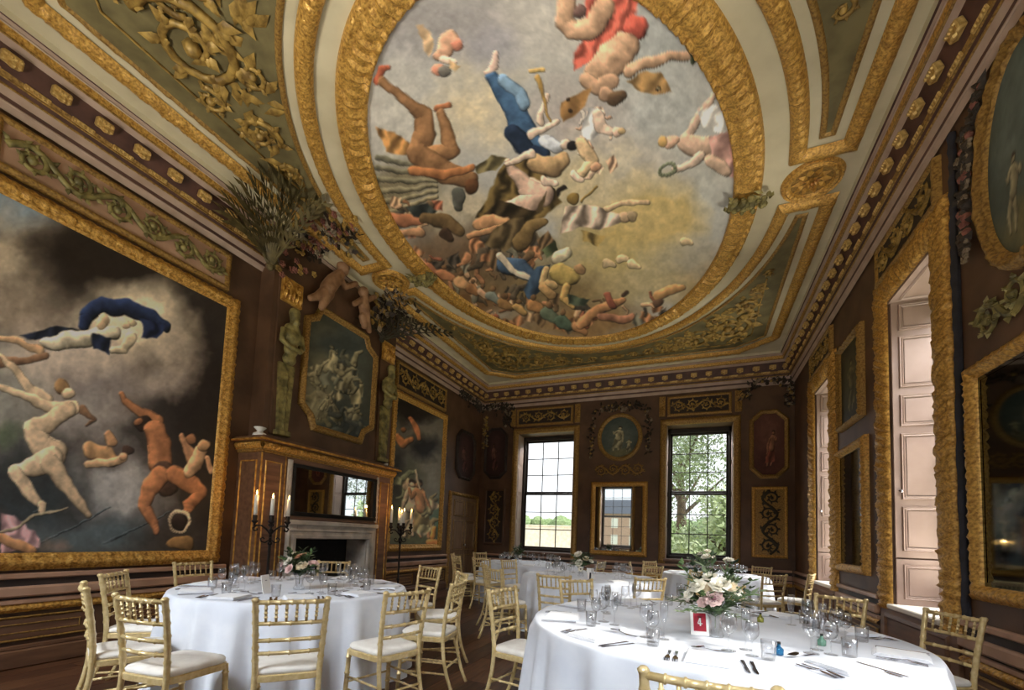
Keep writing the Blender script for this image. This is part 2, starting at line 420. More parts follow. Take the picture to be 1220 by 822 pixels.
cornice('trim_2', 'R', .05, YF-.02)
cornice('trim_3', 'F', XL+.05, XR-.05)

# ---- dado: rails, panels, baseboard on each wall
def dado(name, P, s0, s1, skip=()):
    """stacked rails read off the left wall"""
    zz = [float(onx(0, y, XL+.03)[2]) for y in (684, 691, 700, 713, 716, 722, 732)]
    b = MB(); uniq = ['rail_pink', 'wall_dark', 'gold_carved', 'dado_brown', 'gold_old']
    segs = []; a = s0
    for (p, q) in sorted(skip)+[(s1, s1)]:
        if p-a > .05: segs.append((a, p))
        a = q
    for a, c in segs:
        b.mi = 0; b.pbox(P, a, c, zz[1], zz[0], 0, .05, .01)
        b.mi = 1; b.pbox(P, a, c, zz[2], zz[1], 0, .02)
        b.mi = 0; b.pbox(P, a, c, zz[3], zz[2], 0, .065, .015)
        b.mi = 1; b.pbox(P, a, c, zz[4], zz[3], 0, .02)
        b.mi = 0; b.pbox(P, a, c, zz[5], zz[4], 0, .04, .008)
        b.mi = 2
        b.sweep(P, [(a, zz[6]), (c, zz[6])], [(-(zz[5]-zz[6])*t, .02+.03*math.sin(PI*t)) for t in (0, .2, .4, .6, .8, 1)], False, .005, .07, .03)
        b.mi = 3; b.pbox(P, a, c, 0, .16, 0, .05, .012); b.pbox(P, a, c, .16, .20, 0, .03, .008)
        n = max(1, round((c-a)/1.25)); w_ = (c-a)/n
        for k in range(n):
            u0, u1, v0, v1 = a+k*w_+.09, a+(k+1)*w_-.09, .25, zz[6]-.05
            b.mi = 3; b.pbox(P, u0, u1, v0, v1, 0, .018, .012)
            b.mi = 4; b.sweep(P, [(u0, v0), (u1, v0), (u1, v1), (u0, v1)], [(-.004, .015), (.006, .03), (.016, .012)], True)
            b.sweep(P, [(u0+.06, v0+.06), (u1-.06, v0+.06), (u1-.06, v1-.06), (u0+.06, v1-.06)], [(-.003, .018), (.003, .026), (.009, .018)], True)
    return b.build(name, uniq, **STRUCT)
dado('trim_4', PW_L, 0, YF-.06, [(3.68, 6.52), (9.0, 10.5)])
dado('trim_5', PW_R, -(YF-.06), 0, [(-y-.82, -y+.82) for y in RW])
dado('trim_6', PW_F, XL+.06, XR-.06)

# ================================================================== WINDOWS
def sash_window(name, P, u0, u1, v0, v1, depth, parentless=True):
    """sash window set back in its opening: frame, two sashes, glazing bars, panes"""
    b = MB(); t = .07
    for (a, c, e, f) in ((u0, u0+t, v0, v1), (u1-t, u1, v0, v1), (u0, u1, v1-.10, v1), (u0, u1, v0, v0+.09)): b.pbox(P, a, c, e, f, -depth-.06, -depth+.06, .008)
    o = b.build(name, 'sash_dark', **STRUCT)
    a0, a1, b0, b1 = u0+t, u1-t, v0+.09, v1-.10; mid = (b0+b1)/2+.02
    for lo, hi, dd in ((b0, mid, 0), (mid, b1, -.04)):
        f = MB(); g = MB()
        for (a, c, e, q) in ((a0, a0+.05, lo, hi), (a1-.05, a1, lo, hi), (a0, a1, lo, lo+.05), (a0, a1, hi-.05, hi)): f.pbox(P, a, c, e, q, -depth+dd-.02, -depth+dd+.02, .006)
        so = f.build('sash', 'sash_dark', o)
        pw, ph = (a1-a0-.1)/3, (hi-lo-.1)/3
        for k in (1, 2):
            m_ = MB(); x_ = a0+.05+pw*k; m_.pbox(P, x_-.011, x_+.011, lo+.05, hi-.05, -depth+dd-.015, -depth+dd+.015, .004); m_.build('glazing_bar', 'sash_dark', so)
            m_ = MB(); z_ = lo+.05+ph*k; m_.pbox(P, a0+.05, a1-.05, z_-.011, z_+.011, -depth+dd-.015, -depth+dd+.015, .004); m_.build('glazing_bar', 'sash_dark', so)
        for k in range(3):
            for j in range(3):
                m_ = MB(); x_, z_ = a0+.05+pw*k, lo+.05+ph*j; q = -depth+dd
                m_.add([P(x_, z_, q), P(x_+pw, z_, q), P(x_+pw, z_+ph, q), P(x_, z_+ph, q)], [(0, 1, 2, 3)]); m_.build('pane', 'pane_glass', so)
    return o
def arch_frame(b, P, u0, u1, v0, v1, w_, step=.022, amp=.014):
    """carved gilt architrave round an opening, open at the bottom"""
    pr = [(0, .0), (.01, .03), (w_*.18, .045), (w_*.4, .07), (w_*.62, .07), (w_*.84, .05), (w_-.01, .04), (w_, 0)]
    b.sweep(P, [(u1, v0), (u1, v1), (u0, v1), (u0, v0)], pr, False, amp, .085, step)
k = 1
for (a, c) in FW:
    o = sash_window('window_%d' % k, PW_F, a, c, HB, HT, .46); k += 1
    b = MB(); arch_frame(b, PW_F, a+.01, c-.01, HB-.1, HT, .15, .03, .010); b.build('architrave', 'gold_old', o, True)
    b = MB(); b.mi = 0
    for (p, q) in ((a, a+.012), (c-.012, c)): b.pbox(PW_F, p, q, HB, HT, -.40, -.01)
    for j in range(4):
        for p, q in ((a+.012, a+.022), (c-.022, c-.012)): b.pbox(PW_F, p, q, HB+.1+j*.74, HB+.74+j*.74, -.36, -.06, .008)
    b.build('reveal_lining', 'shutter_pink', o)
    b = MB(); b.pbox(PW_F, a-.12, c+.12, HB-.05, HB+.012, -.42, .06, .012); b.build('sill', 'dado_brown', o)
for (a, c) in FW:
    o = sash_window('window_%d' % k, PW_N, -c, -a, HB, HT, .46); k += 1
    b = MB(); arch_frame(b, PW_N, -c+.01, -a-.01, HB-.1, HT, .15, .04, .010); b.build('architrave', 'gold_old', o, True)
for y in RW:
    u0, u1 = -y-.52, -y+.52
    o = sash_window('window_%d' % k, PW_R, u0, u1, SB, ST, .50); k += 1
    b = MB(); arch_frame(b, PW_R, u0+.01, u1-.01, SB-.05, ST, .27, .018, .017); b.build('architrave', 'gold_carved', o, True)
    # panelled shutters folded into both reveals
    for side, uu, sg in ((0, u0, 1), (1, u1, -1)):
        s_ = MB(); h0, h1 = -.46, -.02
        s_.pbox(PW_R, uu, uu+sg*.03, SB+.50, ST-.02, h0, h1, .004)
        s_.pbox(PW_R, uu, uu+sg*.035, SB+.01, SB+.485, h0, h1, .004)
        sh = s_.build('shutter', 'shutter_pink', o)
        for (z0, z1) in ((SB+.08, SB+.42), (SB+.58, SB+1.02), (SB+1.12, SB+1.80), (SB+1.90, SB+2.22), (SB+2.32, SB+2.86), (SB+2.95, SB+3.22)):
            q = MB(); x_ = uu+sg*.03
            PS = Plane((0, PW_R(x_, 0, 0).y, 0), (sg, 0, 0), (0, 0, 1))
            e0, e1 = (XR-h1+.07, XR-h0-.07) if sg > 0 else (-XR+h0+.07, -XR+h1-.07)
            q.sweep(PS, [(e0, z0), (e1, z0), (e1, z1), (e0, z1)], [(-.03, .004), (-.018, .018), (-.006, .012), (.004, .018), (.012, 0)], True)
            q.add([PS(e0+.035, z0+.035, .012), PS(e1-.035, z0+.035, .012), PS(e1-.035, z1-.035, .012), PS(e0+.035, z1-.035, .012)], [(0, 1, 2, 3)])
            q.build('shutter_panel', 'shutter_pink', sh)
        if side == 0:
            q = MB(); q.ball(PW_R(uu+.05, SB+1.2, -.07), .018, 8, 5); q.build('knob', 'steel', sh)
    b = MB(); b.pbox(PW_R, u0-.02, u1+.02, SB-.04, SB+.012, -.52, .05, .01); b.build('sill', 'sill_white', o)
    b = MB(); b.pbox(PW_R, u0, u1, ST-.03, ST, -.5, 0); b.sweep(Plane(PW_R(0, ST-.03, 0), PW_R.U, PW_R.N), [(u1-.1, -.44), (u1-.1, -.08), (u0+.1, -.08), (u0+.1, -.44)], [(-.02, .004), (0, .015), (.02, .004)], True)
    b.build('soffit_panel', 'shutter_pink', o)
    b = MB(); b.pbox(PW_R, u0-.25, u1+.25, .0, SB-.04, 0, .03, .006)
    b.sweep(PW_R, [(u0-.1, .22), (u1+.1, .22), (u1+.1, SB-.12), (u0-.1, SB-.12)], [(-.03, .03), (-.01, .05), (.01, .045), (.025, .03)], True)
    b.build('apron_panel', 'dado_brown', o)

# ================================================================== PAINTER: colours a fine mesh, one colour per vertex (all pictures are flat paint)
def hash2(ix, iy, seed):
    h = (ix.astype(np.int64)*374761393+iy.astype(np.int64)*668265263+seed*974711) & 0x7fffffff
    h = (h ^ (h >> 13))*1274126177 & 0x7fffffff
    return ((h ^ (h >> 16)) & 0xffff)/65535.0
def vnoise(x, y, seed=0):
    ix, iy = np.floor(x), np.floor(y); fx, fy = x-ix, y-iy
    fx = fx*fx*(3-2*fx); fy = fy*fy*(3-2*fy)
    a, b_, c, d = hash2(ix, iy, seed), hash2(ix+1, iy, seed), hash2(ix, iy+1, seed), hash2(ix+1, iy+1, seed)
    return (a*(1-fx)+b_*fx)*(1-fy)+(c*(1-fx)+d*fx)*fy
def fbm(x, y, sc_, seed=0, oct=4):
    s = 0; am = .5; x = x/sc_; y = y/sc_
    for k in range(oct): s = s+am*vnoise(x, y, seed+k*17); x = x*2.03+3.1; y = y*2.03+1.7; am *= .5
    return s/(1-.5**oct)
class Paint:
    def __init__(s, px, base, k=1.0):
        x, y = px[:, 0], px[:, 1]
        s.x = x+k*(6.5*(fbm(x, y, 17, 41, 2)-.5)+1.3*(fbm(x, y, 6, 42, 2)-.5)); s.y = y+k*(6.5*(fbm(x, y, 17, 43, 2)-.5)+1.3*(fbm(x, y, 6, 44, 2)-.5))
        s.br = fbm(x, y, 3.2, 61, 2)-.5; s.br2 = fbm(x, y, 10, 71, 3)-.5
        s.c = np.tile(np.array(base, float), (len(px), 1)); s.nz = fbm(s.x, s.y, 9, 5, 3)-.5
    def mix(s, idx, a, col):
        a = a[:, None]; s.c[idx] = s.c[idx]*(1-a)+np.asarray(col)*a
    def grad(s, cx, cy, rx, ry, col, k=1.0, rot=0, rag=.5, hard=1.2):
        """soft cloud-like patch"""
        c, d = math.cos(rot), math.sin(rot); dx, dy = s.x-cx, s.y-cy
        u, v = (dx*c+dy*d)/rx, (-dx*d+dy*c)/ry
        q = np.sqrt(u*u+v*v)+rag*(fbm(s.x, s.y, max(rx, ry)*.5, int(cx+cy*3) & 255)-.5)*2
        a = np.clip((1.15-q)*hard, 0, 1)*k
        m = np.where(a > .003)[0]
        if len(m): s.mix(m, a[m], np.asarray(col, float)*(1+.25*s.nz[m])[:, None])
    def limb(s, pts, col, lt=(-.5, -.8), soft=1.9, sh=.42):
        """rounded tapering stroke x,y,r through points, shaded across like painted flesh or cloth"""
        P = np.array(pts, float); R = P[:, 2].max()+2
        m = np.where((s.x > P[:, 0].min()-R) & (s.x < P[:, 0].max()+R) & (s.y > P[:, 1].min()-R) & (s.y < P[:, 1].max()+R))[0]
        if not len(m): return
        x, y = s.x[m], s.y[m]; best = np.full(len(m), 9e9); ox = np.zeros(len(m)); oy = np.zeros(len(m)); al_ = np.zeros(len(m)); acc = 0.0
        if len(P) == 1: P = np.vstack([P, P+[.01, 0, 0]])
        for a, b_ in zip(P[:-1], P[1:]):
            d = b_[:2]-a[:2]; t = np.clip(((x-a[0])*d[0]+(y-a[1])*d[1])/max(1e-6, d@d), 0, 1)
            r = a[2]+(b_[2]-a[2])*t; ex, ey = x-(a[0]+d[0]*t), y-(a[1]+d[1]*t)
            q = np.hypot(ex, ey)-r; k = q < best; best[k] = q[k]; ox[k] = (ex/r)[k]; oy[k] = (ey/r)[k]; L_ = math.hypot(*d); al_[k] = ((acc+t*L_)/np.maximum(r, 2))[k]; acc += L_
        al = np.clip(.5-best/soft, 0, 1); k = al > 0
        if not k.any(): return
        li = np.clip(ox*lt[0]+oy*lt[1], -1, 1)
        rim = np.clip(1+best/np.maximum(1.5, .35*P[:, 2].max()), 0, 1)
        cc = np.asarray(col, float)[None]*(1+sh*li+.05*np.sin(al_*2.1+ox*1.7)*(1-rim)+.30*s.nz[m]+.28*s.br2[m]-.42*rim*rim*(li < .45))[:, None]
        s.c[m[k]] = s.c[m[k]]*(1-al[k, None])+cc[k]*al[k, None]
    def poly(s, pts, col, soft=2.2, fold=.35, fd=(1, .4), fs=7):
        """cloth or wing: filled polygon with painted folds"""
        P = np.array(pts, float); m = np.where((s.x > P[:, 0].min()-3) & (s.x < P[:, 0].max()+3) & (s.y > P[:, 1].min()-3) & (s.y < P[:, 1].max()+3))[0]
        if not len(m): return
        wob = 2.2*s.nz[m]
        x, y = s.x[m]+wob, s.y[m]-wob; ins = np.zeros(len(m), bool); dist = np.full(len(m), 9e9); n = len(P)
        for i in range(n):
            a, b_ = P[i], P[(i+1) % n]; d = b_-a
            t = np.clip(((x-a[0])*d[0]+(y-a[1])*d[1])/max(1e-6, d@d), 0, 1)
            dist = np.minimum(dist, np.hypot(x-a[0]-d[0]*t, y-a[1]-d[1]*t))
            if a[1] != b_[1]:
                k = ((a[1] > y) != (b_[1] > y)) & (x < (b_[0]-a[0])*(y-a[1])/(b_[1]-a[1])+a[0]); ins ^= k
        al = np.clip(.5+np.where(ins, dist, -dist)/soft, 0, 1); k = al > 0
        f = np.sin((x*fd[0]+y*fd[1])/fs*2+5*fbm(x, y, 14, 3, 2))
        cc = np.asarray(col, float)[None]*(1+fold*f+.3*s.nz[m])[:, None]
        s.c[m[k]] = s.c[m[k]]*(1-al[k, None])+cc[k]*al[k, None]
    def done(s, sat=.84, br=.10):
        """brush texture and the muted tone of old paint"""
        g = s.c.mean(1, keepdims=True)
        return (g+(s.c-g)*sat)*(1+br*s.br+.10*s.br2)[:, None]
    def crowd(s, n, box, pal, r, seed):
        """small knots of limbs and drapery filling a passage"""
        g = random.Random(seed); x0, y0, x1, y1 = box
        for k in range(n):
            x, y, a = g.uniform(x0, x1), g.uniform(y0, y1), g.uniform(0, 6.28); c = g.choice(pal); q = r*g.uniform(.6, 1.3)
            dx, dy = math.cos(a)*q*1.6, math.sin(a)*q*1.6
            if g.random() < .4: s.poly([(x-dy, y+dx), (x+dx, y+dy), (x+dy*.7, y-dx*.7), (x-dx, y-dy)], c, fs=3)
            else: s.limb([(x, y, q*.55), (x+dx, y+dy, q*.42), (x+dx*1.5-dy*.5, y+dy*1.5+dx*.5, q*.25)], c)
    def man(s, x, y, h, col, lean=0, arm=(1, -1), robe=None, hair=(50, 34, 22)):
        """small painted standing figure with feet at x, y"""
        u = h/8; X = lambda a, b_: (x+a*u+lean*b_*u, y-b_*u)
        q = lambda *p: [(*X(a, b_), r*u) for a, b_, r in p]
        s.limb(q((.5, .1, .22), (.55, 2, .36), (.25, 3.9, .55)), col); s.limb(q((-.5, .2, .22), (-.75, 2.1, .36), (-.2, 3.9, .55)), col)
        if robe is not None:
            a, b_ = X(0, 4.4), X(0, 1.2); s.poly([X(-.8, 4.6), X(.8, 4.6), X(1.3, 1), X(-1.2, .8)], robe)
        s.limb(q((0, 4, .7), (.05, 5.2, .75), (0, 6.1, .8)), col)
        for sg, a in ((-1, arm[0]), (1, arm[1])): s.limb(q((.7*sg, 6.1, .3), (1.15*sg, 5.3+a*.4, .26), ((1.5-.35*abs(a))*sg, 5.0+a*1.9, .2)), col)
        s.limb(q((.1, 7.3, .5)), col); s.limb(q((.1, 7.55, .45)), hair, sh=.3); s.limb(q((.15, 7.2, .36)), col)
def canvas(name, P, pts, px_fn, mat_, parent, kw='u', h=.012, n=(100, 100), ell=None, gain=1.0):
    """fine mesh in plane P over polygon pts (or ellipse); px_fn paints it"""
    if ell:
        cu, cv, a, b_ = ell; nr, nth = n; V = [(cu, cv)]; F = []
        for i in range(1, nr+1):
            rr = i/nr
            for j in range(nth): t = 2*PI*j/nth; V.append((cu+a*rr*math.cos(t), cv+b_*rr*math.sin(t)))
        F += [(0, 1+j, 1+(j+1) % nth) for j in range(nth)]
        for i in range(nr-1):
            o = 1+i*nth; F += [(o+j, o+nth+j, o+nth+(j+1) % nth, o+(j+1) % nth) for j in range(nth)]
        uv = np.array(V)
    else:
        pa = np.array(pts); u0, v0 = pa.min(0); u1, v1 = pa.max(0); nu, nv = n
        gu, gv = np.meshgrid(np.linspace(u0, u1, nu+1), np.linspace(v0, v1, nv+1)); uv = np.stack([gu.ravel(), gv.ravel()], 1)
        cu, cv = np.meshgrid((np.arange(nu)+.5)/nu*(u1-u0)+u0, (np.arange(nv)+.5)/nv*(v1-v0)+v0); cu = cu.ravel(); cv = cv.ravel()
        ins = np.zeros(nu*nv, bool); k = len(pa)
        for i in range(k):
            a, c = pa[i], pa[(i+1) % k]
            if a[1] != c[1]: ins ^= ((a[1] > cv) != (c[1] > cv)) & (cu < (c[0]-a[0])*(cv-a[1])/(c[1]-a[1])+a[0])
        F = []
        for q in np.where(ins)[0]:
            j, i = divmod(int(q), nu); o = j*(nu+1)+i; F.append((o, o+1, o+nu+2, o+nu+1))
    O, U, V_, N = (np.array(t) for t in (P.O, P.U, P.V, P.N))
    X = O+uv[:, :1]*U+uv[:, 1:]*V_+h*N
    me = bpy.data.meshes.new(name); me.from_pydata(X.tolist(), [], F)
    px = proj(X) if kw == 'px' else uv
    col = np.clip(px_fn(px), 0, 255)/255
    col = np.where(col <= .04045, col/12.92, ((col+.055)/1.055)**2.4)*gain
    ca = me.color_attributes.new('Col', 'FLOAT_COLOR', 'POINT')
    ca.data.foreach_set('color', np.c_[np.clip(col, 0, .95), np.ones(len(col))].astype(np.float32).ravel())
    me.materials.append(MATS[mat_]); me.update()
    o = bpy.data.objects.new(name, me); C.objects.link(o)
    if parent is not None: o.parent = parent; o.location = -parent.location
    return o
def A3(*c): return np.array(c, float)

# ---- what is painted on the ceiling (coordinates read off the photograph)
SK, SKD, SKP = A3(198, 152, 116), A3(150, 104, 64), A3(222, 188, 160)
def paint_ceiling(px):
    p = Paint(px, (176, 170, 160))
    for a in [(470, 60, 90, 70, (168, 162, 156)), (560, 30, 120, 50, (150, 142, 138), .8), (650, 30, 70, 60, (196, 186, 172), .8), (480, 150, 70, 80, (190, 182, 168)),
              (565, 130, 70, 60, (214, 192, 152)), (590, 60, 40, 40, (152, 146, 150), .7), (780, 60, 90, 70, (172, 172, 166)), (740, 190, 120, 60, (196, 184, 166)),
              (800, 130, 90, 60, (182, 180, 172)), (690, 140, 60, 50, (178, 162, 152), .8), (840, 240, 70, 50, (176, 172, 160)), (770, 260, 90, 50, (206, 174, 104)), (730, 320, 90, 50, (196, 166, 92)),
              (700, 215, 60, 50, (208, 184, 134), .8), (820, 320, 60, 40, (176, 164, 140)), (840, 350, 60, 30, (184, 148, 92)), (760, 340, 80, 30, (190, 168, 120), .8),
              (480, 225, 70, 45, (128, 114, 82)), (520, 260, 40, 24, (206, 188, 152)), (560, 245, 40, 30, (190, 172, 140)), (560, 300, 90, 40, (112, 90, 66)), (600, 320, 60, 40, (92, 74, 60)),
              (520, 330, 70, 40, (122, 88, 56)), (640, 350, 110, 36, (134, 108, 66)), (560, 360, 60, 20, (120, 84, 48)), (700, 385, 100, 22, (150, 112, 66)), (640, 300, 40, 24, (160, 146, 110))]:
        p.grad(*a[:5], *(a[5:6] or (.95,)))
    for k in range(7): p.limb([(520, 205+k*6, 2), (450, 186+k*14, 3.5)], (104+k*8, 98+k*6, 78+k*3), sh=.6)
    pal = [(176, 118, 76), (140, 92, 58), (110, 84, 56), (196, 150, 108), (90, 76, 58), (120, 112, 92), (70, 62, 52), (160, 90, 62)]
    p.crowd(46, (490, 300, 620, 366), pal, 6, 3); p.crowd(40, (560, 350, 720, 392), pal, 6, 4); p.crowd(26, (560, 255, 650, 310), pal[:3]+pal[4:7], 8, 5); p.crowd(14, (700, 355, 800, 385), pal, 5, 6); p.crowd(16, (690, 130, 730, 210), [(216, 178, 146), (196, 150, 116), (210, 196, 180)], 5, 7); p.crowd(16, (455, 235, 520, 285), pal, 6, 8)
    # brown winged man
    p.poly([(446, 152), (470, 158), (490, 172), (492, 188), (462, 180)], (176, 122, 64)); p.poly([(565, 200), (585, 184), (605, 186), (592, 204), (570, 208)], (112, 98, 62))
    p.limb([(451, 96, 4.5), (456, 84, 5), (463, 82, 3)], (188, 92, 60)); p.limb([(457, 97, 5), (480, 118, 7), (505, 138, 10), (507, 160, 12), (500, 182, 14)], SKD)
    p.limb([(520, 130, 4.5), (536, 124, 4)], (164, 98, 60)); p.limb([(526, 136, 5.5), (532, 160, 8), (538, 178, 10), (512, 188, 13)], SKD*1.08)
    p.limb([(500, 185, 14), (530, 205, 14), (560, 215, 11)], SKD*.9); p.limb([(492, 204, 6), (530, 208, 6), (562, 200, 4)], (168, 104, 58)); p.limb([(563, 222, 9)], (96, 60, 34))
    p.limb([(548, 232, 8), (546, 246, 6)], (84, 82, 72))
    # cherub at the top left
    p.poly([(494, 30), (503, 28), (517, 46), (513, 66), (505, 60)], (212, 172, 126), fold=.15); p.limb([(535, 48, 11), (530, 60, 9), (522, 66, 6)], (216, 158, 122)); p.limb([(545, 52, 7)], (204, 124, 96))
    p.limb([(528, 70, 5), (540, 74, 4)], SKP); p.limb([(522, 84, 8)], (206, 130, 100)); p.limb([(529, 86, 8)], (112, 104, 94)); p.poly([(535, 70), (548, 80), (543, 86), (534, 82)], (208, 168, 116), fold=.15)
    # trumpet-blowing woman in blue
    p.limb([(591, 66, 4.5), (588, 80, 5.5), (583, 85, 4)], (222, 182, 160))
    p.limb([(586, 92, 7), (600, 112, 11), (612, 128, 13), (622, 150, 15), (628, 168, 17), (640, 178, 14)], (62, 92, 124), sh=.7); p.limb([(600, 95, 7), (618, 110, 9), (624, 124, 7)], (120, 148, 172), sh=.5)
    p.limb([(612, 160, 11), (630, 182, 10), (648, 184, 8)], (34, 46, 66)); p.limb([(652, 168, 9), (664, 176, 8)], (200, 200, 204)); p.limb([(632, 162, 5), (640, 156, 4.5), (664, 144, 3.4)], SKP); p.limb([(644, 145, 4), (650, 118, 3.5), (652, 112, 3)], SKP)
    p.limb([(656, 143, 1.6), (646, 108, 2.4), (641, 92, 3.4)], (176, 134, 66)); p.limb([(630, 86, 2.5), (648, 83, 2.5)], (206, 166, 92)); p.limb([(674, 172, 6.5)], SKP); p.limb([(681, 174, 6)], (40, 34, 36))
    # man in red with butterfly wings
    p.poly([(698, 0), (764, -8), (752, 30), (728, 48), (704, 72), (684, 84), (684, 62), (694, 50)], (206, 92, 72), fold=.28); p.limb([(758, 34, 15)], (200, 84, 66))
    p.limb([(676, -5, 10), (672, 26, 11), (682, 36, 12), (706, 34, 13), (720, 10, 14)], SK); p.limb([(690, 14, 8)], (112, 82, 74))
    p.limb([(745, 55, 17), (730, 70, 20), (716, 84, 18)], SK*1.02); p.limb([(700, 96, 10), (712, 104, 9), (728, 96, 10)], SK*.95); p.limb([(750, 84, 8), (772, 74, 7.5), (796, 68, 6), (822, 66, 5)], SK); p.limb([(822, 58, 4), (828, 66, 5), (826, 74, 3.5)], (62, 70, 46))
    p.limb([(722, 112, 8.5)], SK*.9); p.limb([(732, 118, 9), (742, 112, 6)], (96, 72, 50))
    p.poly([(748, 96), (770, 86), (788, 86), (796, 96), (801, 110), (786, 114), (764, 110)], (166, 124, 72), fold=.2); p.limb([(783, 105, 3.4)], (60, 44, 30)); p.limb([(783, 105, 1.6)], (210, 190, 140))
    p.poly([(704, 104), (690, 110), (668, 122), (671, 145), (684, 138), (698, 124)], (150, 106, 58), fold=.2); p.limb([(680, 131, 2.6)], (50, 36, 26)); p.limb([(678, 118, 2.4)], (56, 40, 28))
    # cherubs in the middle
    p.poly([(700, 128), (718, 132), (722, 150), (706, 168), (692, 160)], (222, 214, 206)); p.limb([(712, 138, 7), (718, 152, 7), (728, 158, 5)], SKP); p.limb([(736, 158, 6)], (224, 180, 152)); p.limb([(741, 156, 4)], (192, 158, 108))
    p.limb([(692, 172, 8), (700, 184, 9), (706, 192, 7), (694, 206, 5)], (214, 176, 128)); p.limb([(710, 200, 6)], (206, 150, 112)); p.limb([(684, 208, 5), (692, 214, 4)], SKP); p.limb([(672, 222, 2.5), (660, 236, 2.5)], (40, 32, 26))
    # central group
    p.poly([(566, 262), (600, 196), (632, 190), (652, 212), (668, 240), (640, 262), (600, 276)], (96, 76, 40), fold=.5); p.limb([(640, 196, 13), (660, 200, 12), (672, 190, 9)], (180, 142, 96)); p.limb([(606, 192, 5), (614, 208, 7), (628, 224, 12), (646, 232, 14), (622, 244, 12), (604, 250, 9)], (214, 172, 144))
    p.limb([(632, 184, 6), (616, 190, 4), (604, 196, 3)], SKP); p.limb([(648, 216, 5), (662, 220, 4)], SKP); p.poly([(576, 258), (592, 240), (640, 250), (650, 228), (648, 248), (620, 266), (590, 270)], (58, 46, 28), fold=.4)
    p.limb([(570, 268, 6), (588, 262, 7), (604, 264, 5), (560, 282, 4)], (206, 146, 96)); p.poly([(590, 268), (624, 258), (626, 286), (602, 300), (574, 292)], (96, 78, 50)); p.limb([(646, 264, 6), (632, 270, 8), (620, 290, 9)], (128, 100, 58))
    # right woman with a wreath
    p.limb([(850, 112, 4), (840, 130, 5), (826, 150, 6), (818, 162, 6)], (214, 174, 146)); p.poly([(832, 132), (852, 124), (866, 136), (860, 158), (840, 152)], (226, 216, 204), fold=.2); p.limb([(818, 170, 11), (838, 176, 14), (858, 178, 14)], (206, 166, 136))
    p.poly([(846, 164), (880, 152), (880, 214), (862, 208), (850, 196)], (196, 144, 128), fold=.25); p.limb([(808, 166, 4), (798, 171, 7)], (208, 160, 128)); p.limb([(790, 170, 6)], (204, 158, 90)); p.limb([(836, 184, 6), (826, 194, 5), (806, 203, 4)], SKP); p.limb([(848, 192, 8), (864, 204, 7)], (206, 168, 138))
    for k in range(14): t = k*2*PI/14; p.limb([(797+9*math.cos(t), 203+7*math.sin(t), 2.2)], (112, 116, 86))
    # figures lower right of the middle
    p.limb([(682, 236, 8)], (128, 100, 48)); p.limb([(694, 240, 1.5), (712, 222, 1.5)], (150, 116, 56)); p.poly([(672, 246), (700, 244), (732, 254), (748, 262), (716, 272), (690, 272), (668, 280)], (190, 162, 138), fold=.4); p.limb([(724, 250, 4.5), (740, 242, 3.6), (772, 240, 2.6)], (200, 164, 122)); p.limb([(744, 260, 6)], (206, 166, 124)); p.limb([(752, 258, 6)], (166, 138, 102))
    p.poly([(692, 276), (722, 280), (712, 294), (694, 288)], (150, 122, 66))
    for x, y in ((738, 308), (752, 314), (816, 288), (722, 312)): p.limb([(x, y, 5), (x+8, y+2, 3)], (212, 180, 132))
    # lower crowd
    p.limb([(462, 258, 6), (482, 262, 8), (500, 264, 6)], (182, 112, 74)); p.limb([(474, 277, 5), (500, 278, 5)], (204, 146, 100)); p.poly([(484, 246), (510, 242), (520, 252), (512, 262), (492, 258)], (54, 58, 54)); p.limb([(506, 260, 7), (530, 264, 9), (548, 278, 6)], (112, 86, 52)); p.limb([(530, 278, 6), (536, 286, 4)], (70, 50, 36))
    p.limb([(600, 316, 9), (618, 318, 11), (632, 330, 8)], (64, 84, 108), sh=.7); p.limb([(596, 306, 5), (612, 322, 4), (630, 332, 4)], (212, 190, 160)); p.poly([(622, 344), (640, 320), (656, 316), (648, 344), (630, 356)], (54, 72, 92)); p.limb([(652, 322, 4), (648, 336, 5), (660, 340, 5)], (214, 172, 112))
    p.poly([(644, 298), (660, 290), (664, 300), (650, 308)], (84, 92, 60)); p.limb([(664, 308, 8), (676, 302, 6)], (216, 196, 156)); p.limb([(668, 326, 12), (680, 330, 10)], (190, 158, 84)); p.limb([(690, 320, 6)], (168, 126, 84)); p.limb([(676, 342, 6), (672, 356, 5), (684, 366, 3)], (212, 164, 92)); p.poly([(676, 352), (704, 356), (700, 364), (680, 364)], (70, 80, 62)); p.limb([(648, 342, 6), (658, 352, 6)], (198, 150, 92))
    for a, c_ in (((500, 310, 3), (206, 150, 106)), ((512, 318, 5), (180, 110, 74)), ((528, 326, 6), (192, 124, 80)), ((546, 336, 7), (204, 150, 98)), ((560, 344, 6), (168, 112, 66)), ((574, 348, 5), (196, 150, 112)), ((586, 352, 6), (118, 122, 110)), ((600, 360, 7), (150, 108, 62)), ((616, 366, 6), (196, 150, 86)), ((634, 362, 7), (188, 130, 76)), ((652, 374, 8), (96, 106, 84)), ((668, 382, 8), (80, 96, 76)), ((686, 388, 6), (172, 118, 74))):
        p.limb([a, (a[0]+9, a[1]+6, a[2]*.7)], c_); p.limb([(a[0]+2, a[1]-a[2]-2, a[2]*.5)], (120, 86, 54))
    p.limb([(690, 386, 5), (704, 376, 6), (724, 366, 6), (742, 358, 4)], (196, 134, 84)); p.limb([(724, 352, 4), (730, 364, 5)], (156, 84, 62)); p.limb([(716, 378, 4), (736, 382, 5), (752, 378, 4)], (168, 110, 80)); p.limb([(782, 352, 5), (796, 346, 5), (812, 344, 4)], (206, 150, 92)); p.limb([(780, 360, 4), (786, 358, 4)], (92, 66, 48)); p.limb([(742, 352, 2), (748, 348, 2)], (70, 50, 36))
    return p.done()

